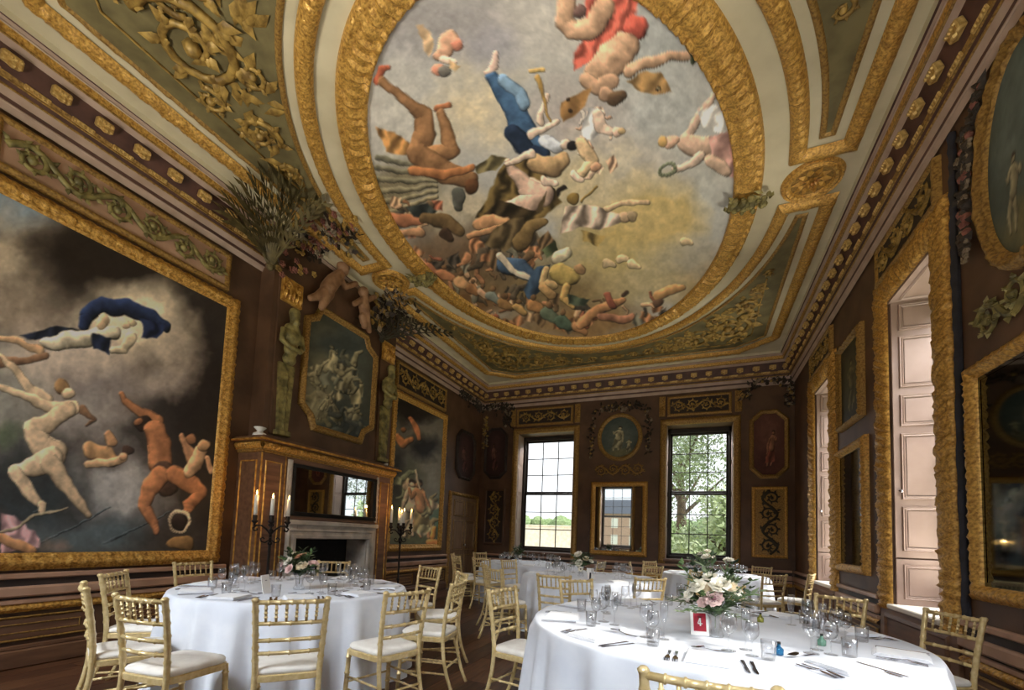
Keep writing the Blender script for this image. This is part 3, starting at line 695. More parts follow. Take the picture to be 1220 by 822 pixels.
# ---- the large canvas on the left wall
def paint_big(px):
    p = Paint(px, (57, 52, 48))
    for a in [(10, 245, 110, 44, (121, 140, 157)), (20, 300, 70, 60, (182, 162, 135)), (10, 370, 90, 60, (143, 124, 104)), (60, 440, 140, 60, (176, 154, 135)), (0, 480, 70, 80, (132, 126, 115)), (150, 310, 120, 50, (37, 30, 26)), (85, 305, 60, 34, (37, 29, 24), 1, .5),
              (240, 440, 70, 120, (37, 30, 28)), (250, 560, 50, 130, (39, 33, 28)), (155, 385, 80, 54, (242, 220, 184)), (205, 420, 40, 46, (171, 154, 135), .8), (190, 455, 50, 20, (162, 146, 132), .8), (90, 425, 90, 30, (187, 168, 149)), (120, 470, 60, 36, (121, 110, 104)),
              (140, 585, 60, 56, (165, 160, 154)), (110, 500, 50, 30, (143, 132, 124)), (125, 540, 44, 24, (85, 74, 69), .8), (40, 600, 90, 50, (48, 55, 57)), (20, 560, 50, 40, (46, 48, 48)), (110, 640, 110, 24, (80, 91, 93)), (210, 640, 60, 24, (57, 50, 44)), (0, 520, 30, 20, (82, 91, 69))]:
        p.grad(*a[:5], *(a[5:6] or (.95,)), *(a[6:7] or (0,)))
    for k in range(26): p.limb([(40+k*6, 610+(k*37) % 40, .8), (54+k*6, 604+(k*37) % 40, .8)], (84, 94, 96), sh=.2)
    # flying goddess with a blue mantle
    p.limb([(100, 388, 5), (104, 374, 9), (122, 364, 10), (150, 366, 9), (178, 376, 10), (200, 390, 6)], (32, 44, 74), sh=.8); p.poly([(24, 400), (60, 390), (96, 392), (104, 408), (60, 408)], (26, 32, 46)); p.limb([(54, 410, 6), (80, 406, 11), (108, 402, 11), (134, 396, 10)], (196, 180, 150), sh=.6); p.poly([(108, 396), (132, 404), (130, 424), (112, 416)], (24, 32, 52))
    p.limb([(118, 388, 5), (124, 380, 6)], (206, 172, 132)); p.limb([(0, 404, 4), (28, 408, 4), (48, 418, 5)], (180, 140, 100)); p.limb([(150, 386, 5)], (212, 180, 140)); p.limb([(158, 384, 4)], (180, 160, 120)); p.limb([(156, 404, 8), (148, 416, 5), (134, 418, 4)], (200, 180, 144)); p.poly([(166, 378), (200, 388), (186, 404), (170, 400)], (30, 40, 70)); p.limb([(0, 432, 6), (22, 430, 5), (54, 424, 4)], (128, 92, 66))
    # running pale figure
    c = A3(190, 160, 124)
    p.limb([(98, 488, 6), (112, 500, 2), (104, 506, 1.5)], (112, 80, 56)); p.limb([(0, 426, 3.4), (14, 436, 4.4), (36, 466, 6), (56, 474, 6)], c); p.limb([(-4, 460, 4), (20, 470, 5.5), (56, 482, 7), (86, 486, 8)], c*1.04); p.limb([(72, 460, 9)], (140, 104, 66)); p.limb([(80, 468, 7.5)], c*1.03)
    p.limb([(78, 488, 11), (62, 500, 13), (42, 512, 14), (50, 532, 15), (66, 540, 16)], c); p.limb([(62, 546, 14), (40, 556, 12), (18, 562, 9)], c); p.limb([(18, 562, 8.5), (34, 586, 7.5), (50, 600, 5)], c*.97); p.limb([(52, 600, 5), (50, 609, 4.4)], c); p.limb([(60, 552, 12), (76, 576, 9), (92, 598, 6.5), (104, 612, 4.4)], c*.92)
    # reaching bearded man
    m = A3(166, 106, 66)
    p.limb([(146, 470, 4), (150, 478, 4.4), (168, 490, 6), (186, 500, 8)], m); p.limb([(172, 504, 10)], (46, 34, 28)); p.limb([(166, 502, 5)], m*.9); p.limb([(184, 512, 12), (190, 530, 15), (190, 552, 14)], m); p.limb([(194, 562, 13), (200, 578, 14)], (70, 50, 40)); p.limb([(190, 566, 11), (178, 584, 9.5), (172, 602, 8), (184, 622, 6), (187, 634, 4)], m*1.05); p.limb([(206, 564, 10), (228, 576, 10), (240, 586, 8), (226, 600, 7), (222, 610, 5)], m*.95)
    # cherubs
    p.limb([(108, 536, 10), (122, 540, 10), (134, 548, 8)], (172, 128, 84)); p.limb([(128, 516, 4), (132, 528, 6)], (178, 130, 88)); p.limb([(104, 552, 5), (128, 552, 5), (146, 546, 5)], (198, 156, 112)); p.limb([(152, 536, 7)], (66, 48, 40)); p.limb([(146, 544, 5)], (190, 140, 100))
    p.limb([(218, 520, 4), (222, 532, 6), (228, 544, 9)], (188, 136, 96)); p.limb([(229, 524, 6)], (146, 98, 64)); p.limb([(240, 538, 8), (232, 554, 10), (226, 562, 8)], (206, 160, 116)); p.limb([(243, 532, 7)], (190, 146, 100)); p.limb([(248, 548, 4), (252, 562, 3)], (196, 148, 106))
    # tipped jar, drapery, bow
    for k in range(24): t = k*2*PI/24; p.limb([(214+11*math.cos(t), 622+12*math.sin(t), 2.4)], (186, 166, 132))
    p.limb([(214, 622, 9)], (44, 34, 30)); p.limb([(204, 648, 6), (222, 648, 9)], (136, 102, 58)); p.poly([(0, 612), (18, 614), (34, 630), (48, 640), (48, 652), (0, 660)], (176, 132, 132), fold=.3); p.limb([(0, 642, 7), (22, 650, 7), (38, 656, 5)], (182, 128, 82)); p.limb([(0, 634, 2), (24, 626, 2), (40, 614, 2), (60, 612, 1.6), (80, 606, 1.2)], (150, 134, 104)); p.grad(66, 650, 26, 10, (116, 100, 88))
    return p.done()

# ---- the smaller canvas beyond the fireplace
def paint_small(px):
    p = Paint(px, (96, 94, 80))
    for a in [(500, 500, 30, 40, (112, 104, 92)), (515, 560, 22, 60, (128, 122, 106)), (480, 600, 24, 50, (86, 88, 62)), (520, 620, 20, 40, (92, 116, 92)), (485, 490, 30, 20, (34, 28, 24)), (505, 535, 22, 16, (32, 28, 26)), (512, 490, 18, 14, (40, 32, 28)), (470, 560, 14, 40, (48, 44, 40)), (500, 645, 40, 14, (92, 96, 66))]: p.grad(*a)
    p.limb([(472, 520, 4), (480, 528, 5), (488, 524, 3)], (196, 122, 66)); p.limb([(480, 512, 3)], (150, 90, 50)); p.limb([(489, 498, 3), (494, 510, 4), (498, 522, 3)], (190, 116, 70))
    p.crowd(14, (475, 570, 522, 640), [(150, 128, 84), (126, 128, 92), (176, 150, 112), (110, 96, 64)], 6, 5); p.man(487, 640, 70, (206, 180, 142), .08, (-1, .3), (176, 160, 128)); p.man(504, 642, 72, (186, 130, 84), -.08, (.9, -.9), (150, 128, 80)); p.crowd(8, (478, 600, 516, 636), [(150, 140, 96), (176, 160, 124)], 4, 6); p.limb([(514, 640, 4), (518, 630, 3)], (214, 140, 60)); p.limb([(510, 648, 5), (520, 648, 5)], (206, 128, 60)); p.limb([(496, 560, 1.4), (502, 582, 1.4)], (214, 190, 150))
    return p.done()
def paint_grey(px):
    p = Paint(px, (66, 70, 60))
    for a in [(385, 440, 26, 50, (104, 100, 78)), (415, 440, 24, 46, (78, 84, 76)), (375, 485, 22, 28, (128, 120, 90)), (410, 500, 30, 20, (54, 62, 60)), (400, 410, 40, 16, (62, 70, 66)), (420, 510, 12, 16, (44, 52, 56))]: p.grad(*a)
    g = random.Random(12); pal = [(126, 118, 90), (146, 136, 102), (96, 96, 80), (74, 78, 70), (112, 104, 74)]
    p.crowd(40, (372, 430, 430, 512), pal, 7, 2); p.grad(378, 488, 18, 22, (140, 130, 96), .7); p.grad(418, 508, 16, 12, (48, 56, 58), .8)
    for x, y, h, l_ in ((384, 462, 40, .2), (399, 446, 36, -.1), (412, 470, 40, .25), (425, 486, 46, -.1), (380, 500, 30, .3), (402, 506, 30, -.3)): p.man(x, y, h, g.choice(pal[:2]), l_, (g.uniform(-1.2, .8), g.uniform(-1.2, .8)), g.choice(pal), (84, 78, 60))
    p.poly([(386, 440), (396, 418), (404, 428), (398, 446)], (156, 146, 110)); p.crowd(12, (376, 440, 428, 500), pal, 5, 9)
    return p.done()
def uvpaint(base, tones, figs):
    """picture laid out on its own unit square"""
    def f(uv):
        mn, mx = uv.min(0), uv.max(0); q = (uv-mn)/(mx-mn); q = np.stack([q[:, 0]*100, (1-q[:, 1])*140], 1)
        p = Paint(q, base, .9)
        for t in tones: p.grad(*t)
        for a in figs: p.man(*a)
        return p.done()
    return f

# ================================================================== CEILING
OCX, OCY = (XL+XR)/2+.05, 5.46
EA, EB = 2.11, 3.0
def ell(a, b_, n=160, t0=0, t1=2*PI): return [(OCX+a*math.cos(t0+(t1-t0)*k/n), -OCY+b_*math.sin(t0+(t1-t0)*k/n)) for k in range(n)]
t = thing('ceiling_painting', 'large oval ceiling painting of figures among clouds in a carved gilt oval frame', 'painting', (OCX, OCY, ZC-.05))
canvas('canvas', PW_C, None, paint_ceiling, 'fresco', t, 'px', .006, (300, 760), (OCX, -OCY, EA+.03, EB+.03), 1.22)
b = MB(); b.sweep(PW_C, ell(EA, EB, 420), [(0, 0), (.012, .05), (.035, .06), (.055, .045), (.10, .075), (.15, .085), (.20, .075), (.235, .05), (.26, .065), (.285, .05), (.30, 0)], True, .013, .11, None, 1.6)
b.build('frame', 'gold_carved', t, True, world=True)
for sg in (1, -1):
    b = MB(); cx_, cy_ = OCX+sg*(EA+.17), OCY+.02
    for k in range(44):
        a = random.uniform(-1, 1); q = random.uniform(-1, 1); b.ball((cx_+a*.21, cy_+q*.12*(1-.3*abs(a)), ZC-.07-.05*(1-a*a)-random.uniform(0, .03)), random.uniform(.022, .045), 6, 4)
    for k in range(14): b.leaf(PW_C, cx_+random.uniform(-.24, .24), -cy_+random.uniform(-.1, .1), random.uniform(0, 6.28), .14, .06, .09, .03)
    b.build('wreath_knot', 'gold_green', t, world=True)
def upanel(sg):
    """U-shaped olive field between the oval and the straight beams (rel. coords, y flipped by sg)"""
    ra, rb, hx, hy = 2.88, 3.72, 2.99, 4.42
    y0 = .55; t0 = math.asin(y0/rb)
    arc = [(ra*math.cos(t0+(PI-2*t0)*k/70), rb*math.sin(t0+(PI-2*t0)*k/70)) for k in range(71)]
    pts = [(hx, y0), (hx, hy-.42), (hx-.5, hy), (-hx+.5, hy), (-hx, hy-.42), (-hx, y0)]+arc[::-1]
    return [(OCX+x_, -OCY-sg*y_) for x_, y_ in pts], arc
k = 7
for sg in (1, -1):
    pts, arc = upanel(sg)
    if sg > 0: pts = pts[::-1]                     # keep counter-clockwise in the ceiling plane
    n_ = len(pts); A_ = sum(pts[i][0]*pts[(i+1) % n_][1]-pts[(i+1) % n_][0]*pts[i][1] for i in range(n_))
    if A_ < 0: pts = pts[::-1]
    bm = bmesh.new(); vs = [bm.verts.new(PW_C(u, v, .012)) for u, v in pts]; f = bm.faces.new(vs); bmesh.ops.triangulate(bm, faces=[f])
    me = bpy.data.meshes.new('trim_%d' % k); bm.to_mesh(me); bm.free(); me.materials.append(MATS['olive'])
    pan = bpy.data.objects.new('trim_%d' % k, me); C.objects.link(pan); pan['kind'] = 'structure'; k += 1
    b = MB(); b.sweep(PW_C, pts, [(.09, .01), (.105, .045), (.14, .068), (.175, .072), (.21, .065), (.235, .045), (.25, .01)], True, .010, .085, .022, 1.2)
    b.build('gilt_border', 'gold_carved', pan, True)
    b = MB(); b.sweep(PW_C, pts, [(-.055, .012), (-.04, .035), (-.015, .03), (0, .012)], True, .008, .07, .05)
    b.build('egg_bead', 'gold_old', pan, True)
    # inner line and scrolls
    b = MB()
    for s2 in (1, -1):
        X_ = lambda r: OCX+s2*r
        Y_ = lambda r: -OCY-sg*r
        b.tube([PW_C(X_(2.72), Y_(1.9), .02), PW_C(X_(2.72), Y_(3.85), .02), PW_C(X_(2.35), Y_(4.18), .02), PW_C(X_(.4), Y_(4.18), .02)], .012, 6)
        for (x_, y_, r, a0, tn, d) in ((2.28, 3.42, .40, 1.2, 1.7, 1), (2.5, 2.62, .20, 4.2, 1.5, -1), (1.72, 3.78, .28, 2.6, 1.6, -1), (2.62, 2.15, .12, 1, 1.3, 1), (1.15, 3.98, .16, .6, 1.4, 1), (2.45, 3.95, .14, 3.6, 1.3, -1), (2.02, 3.06, .13, .6, 1.4, -1), (2.62, 3.05, .14, 2, 1.4, 1), (1.42, 3.86, .15, 4, 1.4, -1), (.8, 4.02, .13, 1, 1.3, -1), (.45, 4.05, .10, 3, 1.3, 1), (2.05, 3.72, .16, 5, 1.4, 1), (2.74, 1.75, .08, 1, 1.2, -1)):
            b.spiral(PW_C, X_(x_), Y_(y_), r, a0 if s2 > 0 else PI-a0, tn, d*s2*-sg, .042*(r/.3)**.5, .014, 6)
        for q in range(110):
            th_ = random.uniform(.36, 1.25); rr = 1.06+random.uniform(0, .12)
            x_, y_ = 2.88*rr*math.cos(th_), 3.72*rr*math.sin(th_)
            if x_ < 2.62 and y_ < 4.1: b.leaf(PW_C, X_(x_), Y_(y_), random.uniform(0, 6.28), random.uniform(.14, .26), .10, .014, .035)
    for q in range(16):   # shell cartouche
        a = PI*q/15; b.leaf(PW_C, OCX+.05*math.cos(a), Y_(3.98)-sg*.02, -sg*a if True else a, .24, .07, .02, .04)
    b.build('scrollwork', 'gold_dull', pan, True, kind='stuff')
# outer straight gilt beams
b = MB(); hx, hy = 3.30, 4.78
# medallions
for sg in (1, -1):
    cx_, cy_ = OCX+sg*2.91, -OCY-.02
    t = thing('ceiling_rosette', 'round gilt rosette on the cream ceiling beside the %s' % ('window wall cornice' if sg > 0 else 'fireplace wall cornice'), 'rosette', PW_C(cx_, cy_, .02))
    b = MB(); cir = lambda r: [(cx_+r*math.cos(2*PI*q/48), cy_+r*math.sin(2*PI*q/48)) for q in range(48)]
    b.sweep(PW_C, cir(.20), [(0, .01), (.015, .04), (.045, .05), (.07, .03), (.09, .04), (.105, .0)], True, .004, .06); b.build('rim', 'gold_carved', t, world=True)
    b = MB(); b.prism(PW_C, cir(.205), .0, .012); b.build('disc', 'gold_old', t, world=True)
    b = MB()
    for q in range(10): b.leaf(PW_C, cx_+.06*math.cos(q*PI/5), cy_+.06*math.sin(q*PI/5), q*PI/5, .14, .08, .012, .035)
    for q in range(8): b.leaf(PW_C, cx_+.015*math.cos(q*PI/4+.3), cy_+.015*math.sin(q*PI/4+.3), q*PI/4+.3, .075, .05, .025, .03)
    b.ball(PW_C(cx_, cy_, .05), .026, 8, 5); b.build('petals', 'gold', t, world=True)

# ================================================================== PICTURES ON THE WALLS
def rect(u0, u1, v0, v1): return [(u0, v0), (u1, v0), (u1, v1), (u0, v1)]
def octo(u0, u1, v0, v1, c): return [(u0+c, v0), (u1-c, v0), (u1, v0+c), (u1, v1-c), (u1-c, v1), (u0+c, v1), (u0, v1-c), (u0, v0+c)]
def oval(cu, cv, a, b_, n=72): return [(cu+a*math.cos(2*PI*k/n), cv+b_*math.sin(2*PI*k/n)) for k in range(n)]
def picture(name, label, P, pts, fn, n, width, gmat, kw='uv', step=.03, amp=.01, gain=1.2, h=.02, rise=.06, cat='painting', m='oil_paint', period=.09):
    ua = sum(p[0] for p in pts)/len(pts); va = min(p[1] for p in pts)
    t = thing(name, label, cat, P(ua, va, 0))
    b = MB(); w_ = width; b.sweep(P, pts, [(-.01, h+.002), (0, h+.02), (w_*.14, h+rise*.5), (w_*.2, h+rise*.4), (w_*.4, h+rise), (w_*.65, h+rise), (w_*.85, h+rise*.6), (w_, h+rise*.5), (w_+.005, 0)], True, amp, period, step, 1.5)
    b.build('frame', gmat, t, True, world=True)
    b = MB(); b.prism(P, pts, 0, h-.004); b.build('backing', 'wall_dark', t, world=True)
    canvas('canvas', P, pts, fn, m, t, kw, h, n, None, gain)
    return t
picture('painting', 'large dark mythological painting with a pale running figure, left of the fireplace', PW_L, rect(.55, 3.44, 1.0, 4.08), paint_big, (320, 350), .14, 'gold_carved', 'px', .018, .010, 1.55)
picture('painting', 'tall painting of figures under dark trees, between fireplace and panelled door', PW_L, rect(6.85, 8.58, 1.06, 4.0), paint_small, (110, 180), .13, 'gold_carved', 'px', .025, .009, 1.5)
# overmantel: shouldered panel on the chimney breast
BX = .26                                            # chimney breast projection
PB = Plane((XL+BX, 0, 0), (0, 1, 0), (0, 0, 1))
b = MB(); b.box(XL, XL+BX, 3.86, 6.42, 2.45, ZC-.02); breast = b.build('wall_chimney', 'wall_brown', **STRUCT)
om = [(4.68, 2.86), (5.58, 2.86), (5.64, 3.02), (5.82, 3.14), (5.82, 4.34), (5.64, 4.44), (5.58, 4.58), (4.68, 4.58), (4.62, 4.44), (4.46, 4.34), (4.46, 3.14), (4.62, 3.02)]
picture('painting', 'grey grisaille painting in a shouldered gilt frame above the fireplace', PB, om, paint_grey, (80, 100), .09, 'gold_old', 'px', .04, .006, 1.35)
# octagonal panels and round medallion
red = uvpaint((96, 56, 46), [(50, 40, 40, 40, (112, 70, 56)), (40, 110, 50, 30, (78, 42, 36))], [(50, 122, 84, (150, 96, 66), .16, (-1.2, .5), (120, 60, 44))])
dk = uvpaint((62, 40, 38), [(50, 60, 40, 60, (78, 50, 46))], [(50, 124, 84, (112, 72, 60), -.15, (-.9, .4), (86, 50, 46))])
picture('wall_painting', 'octagonal red-brown panel of a seated figure in gilt frame, right of the far windows', PW_F, octo(1.15, 1.74, 2.84, 4.18, .17), red, (50, 80), .075, 'gold_old', gain=1.2)
picture('wall_painting', 'octagonal dark maroon panel between the room corner and a far window', PW_F, octo(-5.32, -4.76, 2.92, 4.2, .16), dk, (40, 70), .06, 'wall_dark', gain=1.1)
picture('wall_painting', 'octagonal dark maroon panel on the wall above the panelled door', PW_L, octo(9.28, 10.12, 2.78, 3.92, .18), dk, (40, 60), .06, 'wall_dark', gain=1.1)
teal = uvpaint((62, 74, 70), [(50, 70, 50, 60, (84, 94, 84)), (50, 126, 60, 20, (112, 108, 76))], [(42, 118, 86, (166, 156, 120), .1, (.6, -1.1), (140, 134, 104)), (74, 122, 44, (156, 146, 110), 0, (.5, .5), (120, 116, 92))])
picture('wall_painting', 'round teal medallion of a standing figure between the far windows', PW_F, oval(-1.72, 3.83, .45, .50), teal, (60, 70), .085, 'gold_old', gain=1.2, step=None)
teal2 = uvpaint((70, 82, 76), [(50, 40, 60, 60, (92, 106, 100)), (60, 120, 60, 30, (116, 108, 70))], [(60, 112, 70, (170, 158, 118), .2, (.7, -1), (150, 140, 100)), (36, 122, 54, (150, 140, 108), 0, (.5, .5), None)])
picture('wall_painting', 'tall oval teal painting of classical figures above the dark mirror on the window wall', PW_R, oval(-3.62, 3.95, .36, .70), teal2, (60, 90), .09, 'gold_old', gain=1.2, step=None)
olv = uvpaint((58, 56, 38), [(50, 70, 40, 60, (84, 80, 52))], [(50, 126, 96, (112, 104, 66), 0, (.5, .5), (92, 86, 54))])
picture('wall_painting', 'narrow dark olive panel above the small mirror between two shuttered windows', PW_R, rect(-7.35, -6.55, 3.05, 4.1), olv, (40, 60), .07, 'gold_old', gain=1.1)

# ---- carved / scrolled fields
def field(name, label, P, u0, u1, v0, v1, base, gold, waves, th, border='gold_old', h0=.035):
    """carved field fixed to its wall: ground > border, scrollwork"""
    wall = {id(PW_L): wl, id(PW_R): wr, id(PW_F): wf}[id(P)]
    b = MB(); b.pbox(P, u0, u1, v0, v1, .001, h0); t = b.build('scroll_panel', base, wall, label=label)
    b = MB(); b.sweep(P, rect(u0, u1, v0, v1), [(-.035, h0), (-.025, h0+.02), (-.005, h0+.025), (.02, h0+.02), (.03, 0)], True, .004, .05, .05); b.build('border', border, t, True)
    b = MB(); b.rinceau(P, u0+.06, v0+.05, u1-.06, v1-.05, waves, th, h0); b.build('scrollwork', gold, t, True, kind='stuff')
    return t
field('scroll_relief', 'long frieze panel of green-gold acanthus scrolls above the large painting', PW_L, 1.42, 3.40, 4.30, 4.72, 'rail_pink', 'gold_green', 6, .030)
field('scroll_relief', 'frieze panel of dark scrolls above the tall painting past the fireplace', PW_L, 6.8, 8.6, 4.22, 4.70, 'wall_dark', 'gold_dull', 5, .024, 'gold_old')
field('scroll_relief', 'dark scrolled frieze panel over the far window near the corner door', PW_F, -4.42, -2.92, 4.28, 4.70, 'wall_dark', 'gold_dull', 4, .02)
field('scroll_relief', 'dark scrolled frieze panel over the far window near the gilt ornament panel', PW_F, -.60, .70, 4.28, 4.70, 'wall_dark', 'gold_dull', 4, .02)
field('scroll_relief', 'gilt panel of black strapwork scrolls beside the far window', PW_F, 1.15, 1.76, 1.10, 2.56, 'gold_old', 'olive_dark', 4, .026, 'gold_carved')
field('scroll_relief', 'dark scrolled panel between the corner and the far window', PW_F, -5.28, -4.72, 1.10, 2.56, 'wall_dark', 'gold_dull', 4, .018, 'wall_brown')
field('scroll_relief', 'dark gilt scroll panel above the shuttered window between the mirrors', PW_R, -5.95, -4.65, 4.32, 4.72, 'wall_dark', 'gold_dull', 4, .024)
field('scroll_relief', 'dark gilt scroll panel above the far shuttered window', PW_R, -9.05, -7.8, 4.32, 4.72, 'wall_dark', 'gold_dull', 4, .024)
b = MB(); b.rinceau(PW_F, -2.3, 2.84, -1.14, 3.22, 4, .022, 0); b.build('scrollwork', 'gold_old', wf, kind='stuff', label='gilt scroll ornament between the round medallion and the far mirror')
b = MB(); b.rinceau(PW_R, -4.2, 2.84, -3.1, 3.2, 4, .024, 0); b.build('scrollwork', 'gold_green', wr, kind='stuff', label='green-gilt scroll ornament between the dark mirror and oval painting')
# brackets beside the friezes
for u in (-4.55, -2.78, -.74, .86):
    b = MB(); b.pbox(PW_F, u-.07, u+.07, 4.26, 4.74, 0, .05, .01)
    b.spiral(PW_F, u, 4.62, .06, 0, 1.3, 1, .018, .05, 6, False); b.leaf(PW_F, u, 4.52, -PI/2, .24, .12, .05, .04)
    b.build('bracket', 'gold_old', wf)

# ================================================================== GARLANDS, PALMS, FIGURES IN RELIEF
def garland(name, label, P, path, n, spread, r, mats=('garland_dark', 'garland_pale', 'gold_dull'), wts=(.62, .24, .14), seed=1, h=.02):
    rng = random.Random(seed); b = MB(); L = len(path)-1
    for k in range(n):
        t = rng.random()*L; i = min(int(t), L-1); f = t-i
        u = path[i][0]*(1-f)+path[i+1][0]*f; v = path[i][1]*(1-f)+path[i+1][1]*f
        s = spread*(.45+.55*math.sin(PI*min(1, max(0, t/L)))) if L else spread
        u += rng.gauss(0, s*.5); v += rng.gauss(0, s*.5)
        q = rng.random(); b.mi = 0 if q < wts[0] else (1 if q < wts[0]+wts[1] else 2)
        if b.mi == 0 and rng.random() < .6: b.leaf(P, u, v, rng.uniform(0, 6.28), r*4.2, r*2, h, r*1.6)
        elif b.mi == 1:
            for j in range(5): a = j*2*PI/5; b.ball(P(u+r*.8*math.cos(a), v+r*.8*math.sin(a), h+r*.7), r*.6, 5, 3)
        else: b.ball(P(u, v, h+r*.6), r*rng.uniform(.7, 1.3), 6, 4)
    return b.build(name, list(mats), {id(PW_L): wl, id(PW_R): wr, id(PW_F): wf}[id(P)], kind='stuff', label=label)
garland('garland', 'festoon of carved flowers and leaves draped over the round medallion', PW_F, [(-2.38, 3.4), (-2.40, 3.9), (-2.34, 4.5), (-1.95, 4.62), (-1.72, 4.52), (-1.5, 4.62), (-1.10, 4.5), (-1.04, 3.9), (-1.06, 3.4)], 170, .10, .028, seed=2)
garland('garland', 'dark leafy garland filling the corner above the panelled door', PW_F, [(-5.4, 4.9), (-5.05, 4.95), (-4.72, 4.75), (-4.70, 4.3)], 150, .22, .032, ('garland_dark', 'garland_pale', 'olive_dark'), (.78, .12, .10), 3, .05)
garland('garland', 'dark leafy garland on the wall side of the corner near the door', PW_L, [(9.2, 4.85), (9.8, 4.95), (10.4, 4.8)], 120, .22, .034, ('garland_dark', 'garland_pale', 'olive_dark'), (.78, .12, .10), 4, .05)
garland('garland', 'leafy garland with gilt fruit in the corner by the window wall', PW_F, [(.95, 4.55), (1.2, 4.92), (1.5, 5.0), (1.82, 4.8), (1.84, 4.3)], 150, .16, .03, ('garland_dark', 'garland_pale', 'gold_dull'), (.7, .16, .14), 5, .06)
garland('garland', 'hanging drop of dark leaves and fruit beside the oval painting', PW_R, [(-3.95, 4.70), (-4.16, 4.45), (-4.22, 4.1), (-4.22, 3.6)], 130, .08, .03, ('garland_dark', 'garland_pale', 'garland_rose'), (.7, .2, .1), 6, .03)
garland('garland', 'gilt tassel of leaves hanging in the room corner', PW_F, [(-5.36, 4.6), (-5.36, 4.2), (-5.37, 3.7)], 60, .06, .028, ('gold_dull', 'garland_pale', 'gold_old'), (.6, .2, .2), 8, .03)
b = MB(); b.pbox(PW_R, -4.44, -4.38, .85, 4.75, 0, .03, .008); b.sweep(PW_R, [(-4.38, .85), (-4.38, 4.75)], [(-.05, .03), (-.03, .05), (0, .03)], False, .006, .06, .04); b.build('beaded_strip', 'blue_black', wr, label='narrow blue-black beaded strip beside the carved window frame')

def surf(x, y, d=.36):
    q = onx(x, y, XL+d)
    return Vector(onz(x, y, ZC-.05)) if q[2] > ZC-.05 else Vector(q)
def palm(label, base, ends, mt):
    b0 = Vector(base); b = MB(); b.ball(b0, .05, 8, 6)
    for k in range(7): b.leaf(Plane(b0, (0, 1, 0), (0, 0, 1)), 0, 0, PI*(.1+k*.13), .16, .07, .03, .03)
    t = b.build('palm_spray', mt, breast, label=label)
    for e in ends:
        p1 = surf(*e); mid = b0.lerp(p1, .55)+Vector((.10, 0, .14))
        b = MB(); n = 10; pts = [(b0*(1-s)**2+mid*2*s*(1-s)+p1*s*s) for s in [k/n for k in range(n+1)]]
        pts = [Vector((max(XL+.04, q.x), q.y, min(q.z, ZC-.09))) for q in pts]
        b.tube(pts, [.016*(1-.7*k/n) for k in range(n+1)], 5)
        for k in range(2, n):
            tg = (pts[k+1 if k < n else k]-pts[k-1]).normalized(); sd = tg.cross(Vector((1, 0, .3))).normalized()
            for sg in (1, -1):
                tip = pts[k]+sd*sg*.15*(1-k/(n+6))+tg*.15; tip.z = min(tip.z, ZC-.015)
                b.add([pts[k], pts[k]+tg*.07+sd*sg*.075, tip, pts[k]+tg*.06+sd*sg*.01+Vector((.012, 0, -.004))], [(0, 1, 3), (1, 2, 3), (0, 3, 2)])
        b.build('frond', mt, t)
palm('spray of olive-gold palm fronds rising over the cornice beside the large painting', Vector(onx(322, 318, XL+.30)), [(262, 250), (268, 236), (276, 224), (286, 213), (298, 206), (310, 200), (320, 197), (332, 200), (346, 208), (360, 220), (374, 236), (388, 238), (272, 262), (350, 232), (290, 240), (338, 216)], 'palm_olive')
palm('low spray of dark palm fronds at the far edge of the chimney breast', Vector(onx(455, 405, XL+.30)), [(452, 378), (466, 374), (482, 376), (500, 382), (520, 390), (540, 398), (440, 376), (430, 384)], 'olive_dark')
b = MB(); rng = random.Random(9)
def flowers(name, label, boxes, n, r, mats, seed):
    rng = random.Random(seed); b = MB()
    for k in range(n):
        x0, y0, x1, y1 = rng.choice(boxes); p = surf(rng.uniform(x0, x1), rng.uniform(y0, y1), .38+rng.uniform(-.03, .04)); b.mi = rng.choice([0, 0, 0, 1, 2, 2, 3])
        if b.mi == 0:
            d = Vector((rng.uniform(0, 1), rng.uniform(-1, 1), rng.uniform(-1, 1))).normalized()*r*3.6; e = d.cross(Vector((1, .2, .1))).normalized()*r*1.3
            b.add([p, p+d*.5+e, p+d, p+d*.5-e], [(0, 1, 2, 3)])
        else:
            for j in range(5): a = j*2*PI/5; b.ball(p+Vector((r*.3, r*.8*math.cos(a), r*.8*math.sin(a))), r*.6, 5, 3)
            b.ball(p+Vector((r*.6, 0, 0)), r*.4, 5, 3)
    return b.build(name, list(mats), breast, kind='stuff', label=label)
flowers('flower_swag', 'swag of painted roses and dark leaves over the near side of the chimney breast', [(345, 255, 400, 300), (360, 270, 420, 310), (330, 280, 380, 330), (385, 260, 425, 290)], 170, .035, ('garland_dark', 'garland_pale', 'garland_rose', 'gold_dull'), 3)
flowers('flower_swag', 'swag of pale roses and dark leaves over the far side of the chimney breast', [(445, 350, 500, 380), (440, 365, 475, 395), (455, 345, 480, 370)], 120, .04, ('garland_dark', 'garland_pale', 'gold_dull', 'garland_pale'), 4)
def cherub(label, parts, d):
    b = MB()
    for pts in parts:
        q = [Vector(onx(x, y, XL+d)) for x, y, r in pts]; sc_ = [(q_-Vector(CO)).length/FPX*.92 for q_ in q]
        rr = [pts[i][2]*sc_[i] for i in range(len(pts))]
        for i, c in enumerate(q): b.ball(c, rr[i], 10, 7)
        if len(q) > 1: b.tube(q, rr, 10)
    o = b.build('cherub', 'skin', breast, True, label=label); m = o.modifiers.new('fuse', 'REMESH'); m.mode = 'VOXEL'; m.voxel_size = .014; m.use_smooth_shade = True
